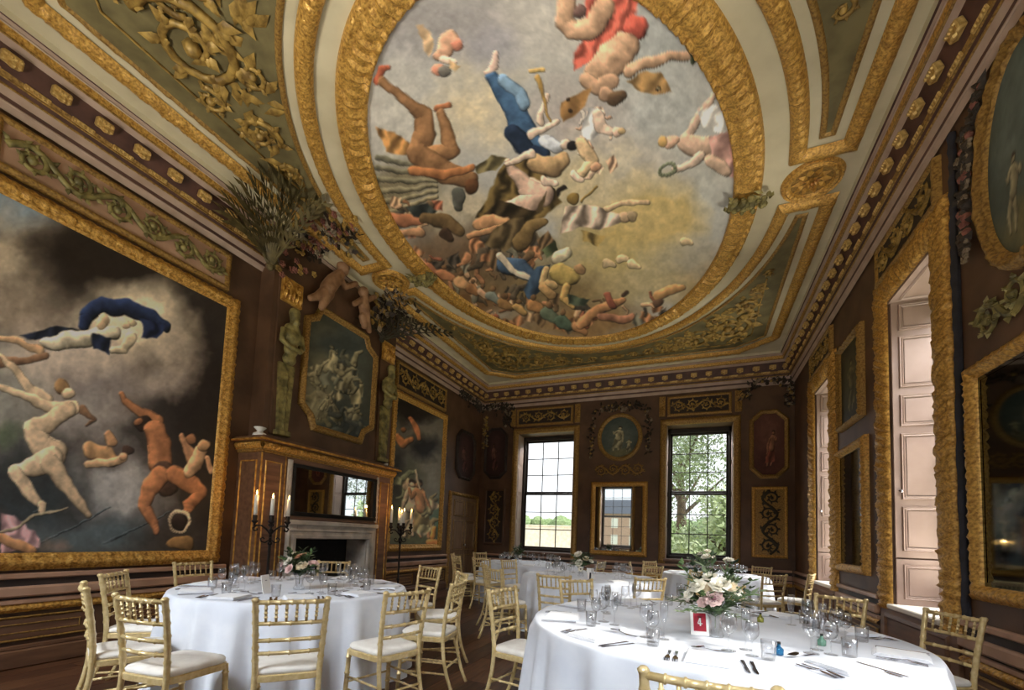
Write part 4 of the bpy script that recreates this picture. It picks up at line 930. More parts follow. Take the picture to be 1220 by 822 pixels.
cherub('small plump cherub holding the swag, at the near side above the fireplace', [[(409, 318, 7), (409, 322, 6)], [(404, 328, 6), (396, 336, 8), (390, 344, 8)], [(386, 348, 6), (378, 353, 4.5), (370, 355, 3.5)], [(392, 350, 6), (386, 360, 5), (383, 366, 3.5)], [(404, 330, 4), (411, 342, 3.5), (424, 338, 3)]], .40)
cherub('small standing cherub holding the swag, at the far side above the fireplace', [[(433, 348, 6)], [(434, 356, 5), (434, 366, 6.5), (435, 374, 6)], [(436, 378, 5), (438, 388, 4), (440, 394, 3)], [(432, 378, 4.5), (434, 388, 3.8)], [(430, 358, 3.6), (422, 362, 3)], [(438, 357, 3.4), (446, 354, 2.8)]], .40)
# herm pilasters on the breast
def herm(label, y):
    b = MB(); b.prism(PB, [(y-.15, 2.56), (y+.15, 2.56), (y+.17, 4.75), (y-.17, 4.75)], 0, .03); t = b.build('herm_pilaster', 'wall_brown', breast, label=label)
    b = MB(); b.prism(PB, [(y-.075, 2.62), (y+.075, 2.62), (y+.12, 3.55), (y-.12, 3.55)], .03, .08)
    for k in range(5): b.leaf(PB, y, 3.45-k*.16, -PI/2, .17, .11-.01*k, .08, .02)
    b.pbox(PB, y-.11, y+.11, 2.56, 2.63, 0, .11, .01); b.build('tapered_shaft', 'gold_green', t)
    b = MB(); q = lambda u, v, h: PB(y+u, v, h)
    for (u, v, h, r, sz) in ((0, 3.62, .10, .10, .9), (0, 3.75, .12, .105, 1), (0, 3.92, .13, .125, 1), (0, 4.03, .12, .12, .7)): b.ball(q(u, v, h), r, 12, 8, .7, 1, sz)
    b.ball(q(0, 4.20, .15), .075, 12, 8, .95, .9, 1.2); b.ball(q(0, 4.12, .19), .05, 8, 6); b.ball(q(0, 4.26, .14), .078, 10, 6); b.tube([q(0, 4.04, .12), q(0, 4.16, .14)], .05, 8)
    for sg in (1, -1): b.tube([q(sg*.13, 4.0, .12), q(sg*.165, 3.82, .14), q(sg*.06, 3.72, .22), q(-sg*.07, 3.74, .23)], [.045, .04, .034, .028], 8)
    o = b.build('figure', 'gold_green', t, True); m = o.modifiers.new('fuse', 'REMESH'); m.mode = 'VOXEL'; m.voxel_size = .016; m.use_smooth_shade = True
    b = MB(); b.pbox(PB, y-.16, y+.16, 4.40, 4.74, .03, .09, .01)
    for s2 in (-1, 1): b.spiral(PB, y+s2*.09, 4.62, .06, PI/2, 1.4, s2, .018, .09, 6, False)
    for k in range(5): b.leaf(PB, y-.12+.06*k, 4.42, PI/2, .17, .07, .09, .04)
    b.build('capital', 'gold', t)
herm('bearded herm figure with folded arms, nearer the large painting, over the fireplace', 4.10)
herm('bearded herm figure with folded arms, nearer the tall painting, over the fireplace', 6.16)

# ================================================================== FIREPLACE
FD = .45; PF = Plane((XL+FD, 0, 0), (0, 1, 0), (0, 0, 1))
t = thing('fireplace', 'tall brown and gilt chimneypiece with mantel shelf and pale marble fireplace surround', 'fireplace', (XL+.2, 5.0, 0))
for (a, c) in ((3.74, 4.10), (5.93, 6.27)):
    b = MB(); b.box(XL+.002, XL+FD, a, c, 0, 2.27, .006); o = b.build('pier', 'dado_brown', t, world=True)
    g = MB(); g.sweep(PF, rect(a+.07, c-.07, .35, 2.16), [(-.008, .002), (-.003, .014), (.005, .014), (.012, .002)], True)
    g.tube([PF(a+.005, .02, 0), PF(a+.005, 2.26, 0)], .011, 6); g.tube([PF(c-.005, .02, 0), PF(c-.005, 2.26, 0)], .008, 6)
    if a < 4:
        PS = Plane((XL+.2, a, 0), (1, 0, 0), (0, 0, 1)); g.sweep(PS, rect(-.12, .17, .35, 2.16), [(-.008, .002), (-.003, .014), (.005, .014), (.012, .002)], True)
    q = g.build('gilt_bead', 'gold', o); q.location = (0, 0, 0)
b = MB(); b.box(XL+.002, XL+FD, 4.10, 5.93, 1.44, 2.27); b.box(XL+.002, XL+FD-.02, 4.10, 4.18, 0, 1.44); b.build('overmantel_board', 'dado_brown', t, world=True)
b = MB(); b.box(XL+.002, XL+FD+.02, 3.72, 6.29, 2.27, 2.315, .008); b.box(XL+.002, XL+FD+.05, 3.70, 6.32, 2.30, 2.40)
b.build('frieze', 'gold_old', t, world=True)
b = MB()
b.sweep(PF, [(3.71, 2.31), (6.31, 2.31)], [(0, .05), (-.02, .075), (-.045, .085), (-.07, .08), (-.085, .06)], False, .010, .07, .03)
PS = Plane((XL+.0, 3.70, 0), (1, 0, 0), (0, 0, 1)); b.sweep(PS, [(.02, 2.31), (FD+.06, 2.31)], [(0, .0), (-.02, .025), (-.045, .035), (-.07, .03), (-.085, .01)], False, .008, .07, .03)
b.build('carved_band', 'gold_carved', t, world=True)
b = MB(); b.box(XL+.002, XL+FD+.13, 3.64, 6.38, 2.40, 2.445, .012); b.box(XL+.002, XL+FD+.10, 3.67, 6.35, 2.445, 2.47, .008); b.build('mantel_shelf', 'dado_brown', t, world=True)
b = MB(); b.tube([(XL+FD+.13, 3.64, 2.42), (XL+FD+.13, 6.38, 2.42)], .015, 6); b.tube([(XL+.01, 3.64, 2.42), (XL+FD+.13, 3.64, 2.42)], .015, 6); b.build('gilt_edge', 'gold', t, world=True)
b = MB()                                            # marble
for (a, c, z0, z1) in ((4.18, 4.33, 0, 1.40), (5.70, 5.93, 0, 1.40), (4.33, 5.70, 1.18, 1.40)):
    b.box(XL+.05, XL+FD+.02, a, c, z0, z1, .006)
b.sweep(PF, [(5.72, 0), (5.72, 1.17), (4.31, 1.17), (4.31, 0)], [(0, .02), (.012, .055), (.05, .05), (.07, .035), (.10, .03), (.115, .045), (.14, .02)], False)
b.box(XL+.05, XL+FD+.06, 4.16, 5.95, 1.36, 1.43, .012); b.build('marble_surround', 'marble', t, world=True)
b = MB()
b.box(XL+.004, XL+.03, 4.3, 5.72, 0, 1.2); b.box(XL+.03, XL+FD-.05, 4.28, 4.31, 0, 1.2); b.box(XL+.03, XL+FD-.05, 5.71, 5.74, 0, 1.2); b.box(XL+.03, XL+FD, 4.3, 5.72, 1.19, 1.22); b.build('firebox', 'soot', t, world=True)
b = MB(); b.box(XL+.03, XL+FD+.45, 4.1, 6.0, .001, .025, .006); b.build('hearthstone', 'marble', t, world=True)

def mirror(name, label, P, u0, u1, v0, v1, w_, gm, mm='mirror', h=.02, rise=.06, step=.02):
    t = thing(name, label, 'mirror', P((u0+u1)/2, v0, 0))
    b = MB(); b.sweep(P, rect(u0, u1, v0, v1), [(-.005, h), (0, h+.015), (w_*.15, h+.03), (w_*.4, h+rise), (w_*.7, h+rise*.9), (w_, h+rise*.4), (w_+.004, 0)], True, .010, .07, step, 1.5); b.build('frame', gm, t, True, world=True)
    b = MB(); b.prism(P, rect(u0, u1, v0, v1), 0, h-.006); b.build('backing', 'wall_dark', t, world=True)
    b = MB(); b.add([P(u0, v0, h), P(u1, v0, h), P(u1, v1, h), P(u0, v1, h)], [(0, 1, 2, 3)]); b.build('glass', mm, t, world=True)
    b = MB(); b.ring(P, rect(u0, u1, v0, v1), rect(u0+.03, u1-.03, v0+.03, v1-.03), h+.003); b.build('bevel', mm, t, world=True)
    return t
mirror('wall_mirror', 'gilt-framed mirror between the two far windows', PW_F, -2.27, -1.15, 1.06, 2.62, .11, 'gold_carved')
mirror('wall_mirror', 'large dark mirror in a carved gilt frame below the oval painting', PW_R, -4.17, -3.08, 1.10, 2.62, .10, 'gold_carved', 'mirror_old')
mirror('wall_mirror', 'dark narrow-looking mirror in gilt frame between two shuttered windows', PW_R, -7.46, -6.50, 1.12, 2.62, .10, 'gold_carved', 'mirror_old')
t = mirror('wall_mirror', 'wide black-framed mirror set into the chimneypiece above the marble', PF, 4.24, 5.84, 1.54, 2.15, .05, 'soot', 'mirror', .015, .02, None)
b = MB()
for (a, c) in ((4.12, 4.19), (5.885, 5.925)):
    b.pbox(PF, a, c, 1.46, 2.24, 0, .03, .006)
    for k in range(7): b.leaf(PF, (a+c)/2, 1.5+k*.1, PI/2, .10, .05, .03, .015)
b.build('etched_strip', 'marble', t, world=True)
# things on the mantel
tag((lambda b: (b.lathe([(.02, 0), (.075, .0), (.085, .02), (.075, .05), (.04, .065), (.035, .085), (.06, .11), (.075, .125), (.07, .13), (.03, .12)], 16, (XL+.30, 3.80, 2.472)), b.build('white_vase', 'porcelain', None, True))[1])(MB()), 'squat white porcelain vase on the mantel end nearest the large painting', 'vase')
t = thing('candle_jar', 'small glass jar holding a candle on the far end of the mantel', 'jar', (XL+.34, 6.24, 2.472))
b = MB(); b.lathe([(.02, 0), (.05, 0), (.055, .02), (.055, .10), (.05, .11), (.046, .10), (.046, .02), (.02, .012)], 16); b.build('jar', 'crystal', t, True)
b = MB(); b.lathe([(.035, .013), (.036, .07), (.005, .072), (.003, .085)], 12); b.build('candle', 'wax', t, True)

# ================================================================== DOOR in the left wall
b = MB(); b.pbox(PW_L, 9.12, 10.40, .02, 2.26, .0, .03, .006); dr = b.build('door_1', 'door_brown', **STRUCT)
for (u0, u1) in ((9.22, 9.70), (9.82, 10.30)):
    for (v0, v1) in ((.18, .80), (.94, 1.66), (1.78, 2.16)):
        b = MB(); b.sweep(PW_L, rect(u0, u1, v0, v1), [(-.05, .035), (-.03, .05), (-.012, .04), (.004, .048), (.016, .03)], True); b.pbox(PW_L, u0+.05, u1-.05, v0+.05, v1-.05, .03, .042, .005); b.build('door_panel', 'gold_dull' if False else 'door_brown', dr)
        b = MB(); b.sweep(PW_L, rect(u0, u1, v0, v1), [(-.004, .045), (.002, .052), (.008, .045)], True); b.build('panel_bead', 'gold_dull', dr)
b = MB(); b.sweep(PW_L, [(10.42, .02), (10.42, 2.28), (9.10, 2.28), (9.10, .02)], [(0, .0), (.01, .05), (.04, .06), (.07, .05), (.09, 0)], False, .008, .08, .04); b.build('door_frame', 'gold_old', dr)
b = MB(); b.ball(PW_L(9.76, 1.05, .08), .03, 10, 6); b.tube([PW_L(9.76, 1.05, .03), PW_L(9.76, 1.05, .07)], .012, 8); b.build('knob', 'steel', dr)

# ================================================================== FLOOR CANDELABRA
def candelabrum(label, x, y, top):
    t = thing('floor_candelabrum', label, 'candelabrum', (x, y, 0), .5)
    b = MB(); hub = top-.42
    b.tube([(0, 0, .12), (0, 0, .5), (0, 0, .52), (0, 0, .54), (0, 0, hub)], [.016, .016, .03, .016, .016], 10); b.ball((0, 0, hub), .035, 10, 6); b.ball((0, 0, hub-.14), .028, 10, 6); b.build('pole', 'iron', t, True)
    for k in range(3):
        a = k*2*PI/3; b = MB(); b.tube([(.012*math.cos(a), .012*math.sin(a), .18), (.10*math.cos(a), .10*math.sin(a), .13), (.18*math.cos(a), .18*math.sin(a), .03), (.23*math.cos(a), .23*math.sin(a), .012)], [.014, .013, .012, .014], 8); b.build('foot', 'iron', t, True)
    for k in range(5):
        a = k*PI/2+.4; c, d = math.cos(a), math.sin(a); r = .17
        if k == 4: c = d = 0; r = 0
        if k < 4:
            b = MB(); b.tube([(c*q, d*q, hub+z) for q, z in ((.01, -.02), (.05, .03), (.10, .07), (.15, .07), (.185, .035), (.17, .005), (.14, .015), (.145, .035))], .011, 6)
            b.tube([(c*q, d*q, hub-.10+z) for q, z in ((.01, .0), (.05, -.03), (.09, -.02), (.10, .015), (.075, .03), (.06, .01))], .009, 6); b.build('scroll_arm', 'iron', t, True)
        zc = hub+(.06 if k < 4 else .02)
        b = MB(); b.lathe([(.012, 0), (.012, .03), (.034, .05), (.036, .065), (.024, .07), (.026, .12), (.024, .13), (.02, .13)], 12, (c*r, d*r, zc)); b.build('candle_cup', 'iron', t, True)
        b = MB(); hcd = .20+.02*((k*7) % 3); b.lathe([(.021, 0), (.0205, hcd), (.016, hcd+.004), (.002, hcd+.002)], 12, (c*r, d*r, zc+.125)); cd = b.build('candle', 'wax', t, True)
        b = MB(); b.lathe([(.002, 0), (.008, .012), (.009, .022), (.005, .04), (.001, .056)], 8, (c*r, d*r, zc+.13+hcd)); b.build('flame', 'flame', cd, True)
    l = bpy.data.lights.new('candle_glow', 'POINT'); l.energy = 2.5; l.color = (1, .55, .2); l.shadow_soft_size = .02
    o = bpy.data.objects.new('candle_glow', l); C.objects.link(o); o.parent = t; o.location = (0, 0, top+.05)
for px_, py_, lab in ((322, 591, 'black iron floor candelabrum with lit candles beside the near pier of the fireplace'), (477, 607, 'black iron floor candelabrum with lit candles beside the far pier of the fireplace')):
    q = onx(px_, 640, XL+.86); z = onx(px_, py_, XL+.86)[2]
    candelabrum(lab, float(q[0]), float(q[1]), float(z))

# ================================================================== FURNITURE
def knotted(p0, p1, r, knots, kr, n=8, bow=None):
    """turned bamboo-like rod with rings; bow = mid offset"""
    p0, p1 = Vector(p0), Vector(p1); ts = [0]; rs = [r]
    for k in knots: ts += [k-.016, k-.008, k+.008, k+.016]; rs += [r, kr, kr, r]
    ts.append(1); rs.append(r)
    pts = [p0.lerp(p1, t_)+(Vector(bow)*(4*t_*(1-t_)) if bow else Vector((0, 0, 0))) for t_ in ts]
    return pts, rs
def bez(pts, n):
    out = []; m = len(pts)-1
    for k in range(n+1):
        q = [Vector(p) for p in pts]; t_ = k/n
        while len(q) > 1: q = [q[i].lerp(q[i+1], t_) for i in range(len(q)-1)]
        out.append(q[0])
    return out
def make_chair(label):
    t = thing('chiavari_chair', label, 'chair'); G = 'chair_gold'
    # rear legs run up into the back posts
    for sg in (-1, 1):
        leg = bez([(sg*.178, -.30, 0), (sg*.175, -.215, .16), (sg*.172, -.185, .34), (sg*.172, -.19, .47)], 8)
        up = bez([(sg*.172, -.19, .47), (sg*.178, -.195, .62), (sg*.186, -.225, .78), (sg*.192, -.25, .90)], 30)
        pts = leg+up[1:]; rs = [.0155+.001*k/8 for k in range(9)]+[.0165+(.0038 if (k % 5 == 0) else 0) for k in range(1, 31)]
        pts += [pts[-1]+Vector((0, -.002, .006)), pts[-1]+Vector((0, -.003, .016))]; rs += [.021, .012]
        b = MB(); b.tube(pts, rs, 8); b.build('back_post', G, t, True)
        b = MB(); p, r = knotted((sg*.188, .19, 0), (sg*.180, .17, .445), .0165, (.3, .62, .88), .021); b.tube(p, r, 8); b.build('front_leg', G, t, True)
    def at(z):                                         # back post position at height z
        q = min(up, key=lambda v: abs(v.z-z)); return abs(q.x), q.y
    for z, rr, nm in ((.888, .014, 'top_rail'), (.762, .012, 'rail'), (.662, .012, 'rail'), (.585, .012, 'rail')):
        x_, y_ = at(z); p, r = knotted((-x_, y_, z), (x_, y_, z), rr, (.18, .34, .5, .66, .82) if nm == 'top_rail' else (.2, .5, .8), rr*1.3, bow=(0, -.018, 0)); b = MB(); b.tube(p, r, 7); b.build(nm, G, t, True)
    xa, ya = at(.762); xb, yb = at(.888)
    for k in range(6):
        f = (k+1)/7*2-1; bo = -.018*(1-f*f); p, r = knotted((f*xa, ya+bo, .762), (f*xb, yb+bo, .888), .0075, (.3, .5, .7), .0115); b = MB(); b.tube(p, r, 6); b.build('spindle', G, t, True)
    ol = []
    for (cx_, cy_, a0) in ((.118, .122, 0), (-.118, .122, PI/2), (-.118, -.135, PI), (.118, -.135, 1.5*PI)):
        for k in range(6): a = a0+PI/2*k/5; ol.append((cx_+(.088 if cy_ > 0 else .072)*math.cos(a), cy_+(.08 if cy_ > 0 else .075)*math.sin(a)))
    def loft(rows):
        b = MB(); n = len(ol); vs = []
        for s_, z in rows: vs += [(x_*s_, y_*s_, z) for x_, y_ in ol]
        fs = [(i*n+k, i*n+(k+1) % n, (i+1)*n+(k+1) % n, (i+1)*n+k) for i in range(len(rows)-1) for k in range(n)]+[tuple(range(n-1, -1, -1)), tuple((len(rows)-1)*n+k for k in range(n))]
        b.add(vs, fs); return b
    loft([(.96, .415), (1.0, .42), (1.0, .452), (.97, .457)]).build('seat_frame', G, t)
    loft([(.93, .456), (.965, .464), (.975, .478), (.94, .492), (.80, .500), (.4, .503)]).build('cushion', 'cushion', t, True)
    for z in (.16, .25):
        for sg in (-1, 1):
            p, r = knotted((sg*.176, -.215-.03*(.25-z)/.09, z), (sg*.184, .18, z), .009, (.25, .5, .75), .012); b = MB(); b.tube(p, r, 6); b.build('stretcher', G, t, True)
    for y_, z in ((.18, .21), (-.225, .21)):
        p, r = knotted((-.178, y_, z), (.178, y_, z), .009, (.25, .5, .75), .012); b = MB(); b.tube(p, r, 6); b.build('stretcher', G, t, True)
    return t

TABLES = {  # centre, radius, name used in labels
    'A': ((.07, 3.30), 1.17, 'table with the red number card'),
    'B': ((-3.47, 3.05), .99, 'table by the fireplace'),
    'C': ((-1.45, 6.5), 1.0, 'middle table'),
    'D': ((-3.2, 8.55), 1.0, 'table by the door corner'),
    'E': ((.33, 8.75), .88, 'table under the far right window'),
}
TZ = .77
TN = {'A': 'large red-card table', 'B': 'fireplace table', 'C': 'middle table', 'D': 'table near the door', 'E': 'table below the leafy window'}
def facing(a):
    """which way a place at a table lies, told by the walls of the room"""
    return ['window-wall side', 'far window-wall corner side', 'far-wall side', 'door-corner side', 'fireplace-wall side', 'large-painting side', 'side opposite the far wall', 'side of the nearest shuttered window'][int(round(a/(PI/4))) % 8]
# chair backs: (table, x, y) of the top of the back
CH = [('A', .04, 1.60), ('A', -1.37, 3.22), ('A', -1.0, 4.28), ('A', 1.13, 4.62), ('A', 1.62, 4.03), ('A', .25, 4.85),
      ('B', -2.20, 1.90), ('B', -2.88, 1.47), ('B', -3.60, 1.53), ('B', -4.32, 2.04), ('B', -4.86, 3.05), ('B', -3.06, 4.42), ('B', -1.90, 2.62), ('B', -1.92, 3.36), ('B', -2.46, 4.02), ('B', -4.25, 4.20),
      ('C', -1.46, 4.72), ('C', -2.36, 5.0), ('C', -2.62, 5.72), ('C', -.50, 5.28), ('C', -.12, 6.2), ('C', -.10, 7.1), ('C', -.75, 7.75), ('C', -2.75, 6.9),
      ('D', -4.52, 8.0), ('D', -4.22, 7.3), ('D', -4.5, 9.1), ('D', -1.85, 8.3), ('D', -3.5, 7.1),
      ('E', 1.05, 7.55), ('E', 1.52, 8.25), ('E', 1.12, 9.78), ('E', -.95, 8.6), ('E', -.72, 9.5)]
CN = {}
chair0 = None
TURN = {('B', 1): 97, ('B', 2): 69, ('A', 1): -10, ('B', 3): 42}                 # chairs not square to their table: facing angle
# what sets each chair apart, named by things one can find beside it
CHL = {('A', 0): 'gold bamboo-style chair drawn up below the red number card side of the large table',
       ('A', 1): 'gold chair at the large table on the side facing the fireplace table',
       ('A', 2): 'gold chair at the large table, back to back with the middle table',
       ('A', 3): 'gold chair at the large table nearest the mirror between the shuttered windows',
       ('A', 4): 'gold chair at the large table in front of the sunlit window sill',
       ('A', 5): 'gold chair tucked behind the flowers of the large table',
       ('C', 0): 'gold chair at the middle table, its back to the large red-card table',
       ('C', 1): 'gold chair at the middle table, its rear legs out in the gangway',
       ('C', 2): 'gold chair at the middle table, next along from the gangway chair',
       ('E', 1): 'gold chair with sunlit seat between the leafy-window table and the window wall',
       ('B', 0): 'gold chair standing square before the white cloth of the fireplace table',
       ('B', 1): 'gold chair at the fireplace table with the next chair showing between its posts',
       ('B', 2): 'gold chair seen edge-on at the fireplace table below the large painting',
       ('B', 3): 'gold chair at the fireplace table against the dado under the large painting',
       ('B', 4): 'gold chair at the fireplace table close to the near pier of the fireplace',
       ('B', 5): 'gold chair at the fireplace table in front of the far candelabrum',
       ('B', 6): 'gold chair at the fireplace table, broad white seat facing the cloth, beside the gangway',
       ('B', 7): 'gold chair at the fireplace table, window-wall side, next chair to the gangway',
       ('B', 8): 'gold chair at the fireplace table on the side towards the middle table',
       ('B', 9): 'gold chair at the fireplace table with its back to the marble surround'}
for i, (tb, x_, y_) in enumerate(CH):
    (cx_, cy_), R, _ = TABLES[tb]; k = CN.get(tb, 0); CN[tb] = k+1
    d = Vector((cx_-x_, cy_-y_)); L = d.length; d.normalize()
    mn = R+{('B', 3): .36, ('A', 2): .44, ('A', 1): .32, ('B', 2): .50}.get((tb, k), .60)
    if L < mn: x_, y_ = cx_-d.x*mn, cy_-d.y*mn
    if (tb, k) in TURN: a_ = math.radians(TURN[(tb, k)]); d = Vector((math.cos(a_), math.sin(a_)))
    loc = (x_+d.x*.245, y_+d.y*.245, 0); rz = math.atan2(d.y, d.x)-PI/2
    grp = 'gold chairs around the '+TN[tb]
    lab = CHL.get((tb, k), 'gold bamboo-style chair at the '+TN[tb]+', '+facing(math.atan2(-d.y, -d.x)))
    if chair0 is None:
        chair0 = make_chair(lab); chair0.location = loc; chair0.rotation_euler = (0, 0, rz); chair0['group'] = grp
    else: dup(chair0, loc, rz, lab, grp)

def tablecloth(c, R, folds, seed):
    rng = random.Random(seed); n = 220; b = MB()
    ph = [(rng.uniform(0, 6.28), folds*f+rng.randint(-2, 2), a) for f, a in ((1, 1), (.55, .7), (1.7, .35))]
    rows = [(0, TZ, 0)]+[(R*q, TZ, 0) for q in (.3, .6, .85, .96)]+[(R-.012, TZ-.001, 0), (R-.002, TZ-.006, 0), (R+.004, TZ-.02, .05)]
    for k in range(1, 15): s = k/14; rows.append((R+.012+.05*s**1.1, TZ-.02-(TZ-.028)*s, .12+.88*s**.6))
    vs = [(0, 0, TZ)]; fs = []
    for r, z, am in rows[1:]:
        for j in range(n):
            a = 2*PI*j/n; w_ = sum(A*math.sin(F*a+p) for p, F, A in ph)
            rr = r+am*.044*(math.copysign(abs(w_)**.75, w_) if w_ > 0 else -abs(w_)**.75*.7)
            zz = z+(.010*math.sin(3*a+seed)*am if am > .95 else 0)+(.0012*math.sin(5*a+r*9+seed) if am == 0 and r < R-.05 else 0)
            vs.append((rr*math.cos(a), rr*math.sin(a), max(zz, .006)))
    fs = [(0, 1+j, 1+(j+1) % n) for j in range(n)]
    for i in range(len(rows)-2):
        o = 1+i*n; fs += [(o+j, o+n+j, o+n+(j+1) % n, o+(j+1) % n) for j in range(n)]
    b.add(vs, fs); o = b.build('tablecloth', 'linen', None, True); o.location = (c[0], c[1], 0)
    return o
for kk, (tb, ((cx_, cy_), R, _)) in enumerate(TABLES.items()):
    t = thing('round_table', 'round banquet table under the floor-length white cloth, the '+TN[tb], 'table', (cx_, cy_, 0))
    b = MB(); b.lathe([(R-.05, TZ-.045), (R-.03, TZ-.04), (R-.03, TZ-.012), (R-.05, TZ-.008)], 48); b.build('tabletop', 'plank_b', t)
    for k in range(4): a = k*PI/2+.6; b = MB(); b.tube([(.55*R*math.cos(a), .55*R*math.sin(a), 0), (.5*R*math.cos(a), .5*R*math.sin(a), TZ-.045)], .02, 8); b.build('leg', 'iron', t)
    o = tablecloth((cx_, cy_), R, 23+kk, kk+3)
    tag(o, 'floor-length white linen cloth on the '+TN[tb], 'tablecloth')

# ---- tableware prototypes
def lathe_obj(name, prof, m, n=18):
    b = MB(); b.lathe(prof, n, closed=True); return b.build(name, m, None, True)
RED = [(.001, 0), (.036, 0), (.037, .003), (.012, .006), (.0045, .012), (.004, .075), (.006, .085), (.024, .098), (.037, .118), (.041, .14), (.038, .17), (.033, .195), (.0315, .195), (.0365, .17), (.0395, .14), (.0355, .119), (.023, .1), (.001, .09)]
WHT = [(r*.84, z*.88) for r, z in RED]
FLU = [(.001, 0), (.031, 0), (.032, .003), (.01, .006), (.004, .012), (.0038, .07), (.006, .08), (.016, .1), (.022, .13), (.023, .17), (.021, .215), (.0195, .215), (.0215, .17), (.0205, .13), (.0145, .101), (.001, .085)]
TUM = [(.001, 0), (.03, 0), (.032, .004), (.036, .095), (.0345, .095), (.0305, .008), (.001, .007)]
GL = {'red_wine_glass': (RED, 'red wine glass'), 'white_wine_glass': (WHT, 'white wine glass'), 'champagne_flute': (FLU, 'slim champagne flute'), 'water_tumbler': (TUM, 'clear water tumbler')}
PX = {}
def put(key, mk, loc, rz, label, cat, group):
    if key not in PX:
        o = mk(); PX[key] = o; tag(o, label, cat, group); o.location = loc; o.rotation_euler = (0, 0, rz); return o
    o = dup(PX[key], loc, rz, label, group); o['category'] = cat; return o
def mk_cut(kind):
    def f():
        b = MB()
        if kind == 'knife': ol = [(-.008, -.11), (.008, -.11), (.007, -.02), (.006, 0), (.011, .03), (.011, .085), (.004, .115), (-.004, .118), (-.007, .1), (-.006, 0), (-.007, -.02)]
        if kind == 'fork': ol = [(-.008, -.1), (.008, -.1), (.005, -.03), (.004, .02), (.012, .04), (.012, .095), (.0085, .095), (.0085, .055), (.005, .055), (.005, .095), (.0015, .095), (.0015, .055), (-.0015, .055), (-.0015, .095), (-.005, .095), (-.005, .055), (-.0085, .055), (-.0085, .095), (-.012, .095), (-.012, .04), (-.004, .02), (-.005, -.03)]
        if kind == 'spoon': ol = [(-.008, -.1), (.008, -.1), (.005, -.03), (.004, .025)]+[(.019*math.sin(a), .062-.034*math.cos(a)) for a in [.35+k*(2*PI-.7)/13 for k in range(14)]]+[(-.004, .025), (-.005, -.03)]
        b.prism(PW_0, ol, .0008, .0034)
        o = b.build(kind, 'steel')
        for v in o.data.vertices:
            if kind != 'knife': v.co.z += .010*math.exp(-((v.co.y-.02)/.03)**2)+(.004 if v.co.y < -.09 else 0)+(.012*((v.co.x/.019)**2+((v.co.y-.062)/.034)**2)-.0 if kind == 'spoon' and v.co.y > .028 else 0)
        return o
    return f
def mk_napkin():
    b = MB(); rng = random.Random(4)
    for k, (w_, l_) in enumerate(((.105, .19), (.103, .187), (.10, .183))): b.box(-w_, w_, -l_*.62+.004*k, l_*.62-.006*k, .001+.006*k, .006+.006*k, .0028)
    return b.build('napkin', 'napkin')
AV = [onz(852, 758, TZ), onz(834, 757, TZ), onz(356, 702, TZ), onz(318, 707, TZ), onz(704, 690, TZ), ony(692, 686, 6.4), ony(616, 674, 8.45), ony(838, 676, 8.65)]   # where flowers and cards stand
def settle(tb, n, a0, full):
    (cx_, cy_), R, _ = TABLES[tb]; T = TN[tb]
    for k in range(n):
        a = a0+2*PI*k/n; ox, oy = math.cos(a), math.sin(a); tx, ty = -oy, ox; rz = a+PI/2
        L = lambda r, s: (cx_+ox*r+tx*s, cy_+oy*r+ty*s, TZ+.0015)
        jit = random.Random(k*31+len(tb)+ord(tb)); j = lambda s=.02: jit.uniform(-s, s)
        put('napkin', mk_napkin, L(R-.19+j(), j()), rz+j(.15), 'folded white napkin on the %s, %s' % (T, facing(a)), 'napkin', 'napkins on the '+T)
        if full:
            for s, kd in ((-.15, 'fork'), (-.185, 'fork'), (.15, 'knife'), (.185, 'knife')): put(kd, mk_cut(kd), L(R-.17, s), rz+PI+j(.06), 'steel %s on the %s, %s' % (kd, T, facing(a)), kd, kd+'s on the '+T)
            put('spoon', mk_cut('spoon'), L(R-.40, j()), rz+PI/2+j(.2), 'steel dessert spoon on the %s, %s' % (T, facing(a)), 'spoon', 'spoons on the '+T)
        for q, (nm, rr, ss) in enumerate((('red_wine_glass', .46, .10), ('white_wine_glass', .40, .19), ('champagne_flute', .52, .19), ('water_tumbler', .36, .26))):
            if not full and q == 3: continue
            g_ = L(R-rr+j(.02), ss+j(.02))
            if any(math.hypot(g_[0]-p[0], g_[1]-p[1]) < .13 for p in AV): continue
            prof, nmn = GL[nm]; put(nm, lambda: lathe_obj(nm, prof, 'crystal'), g_, 0, '%s on the %s, %s' % (nmn, T, facing(a)), 'glass', (nm.replace('_', ' ')+'s').replace('glasss', 'glasses')+' on the '+T)
settle('A', 10, -PI/2, True); settle('B', 10, -.72, True); settle('C', 9, -PI/2, False); settle('D', 9, -1.2, False); settle('E', 8, -1.0, False)

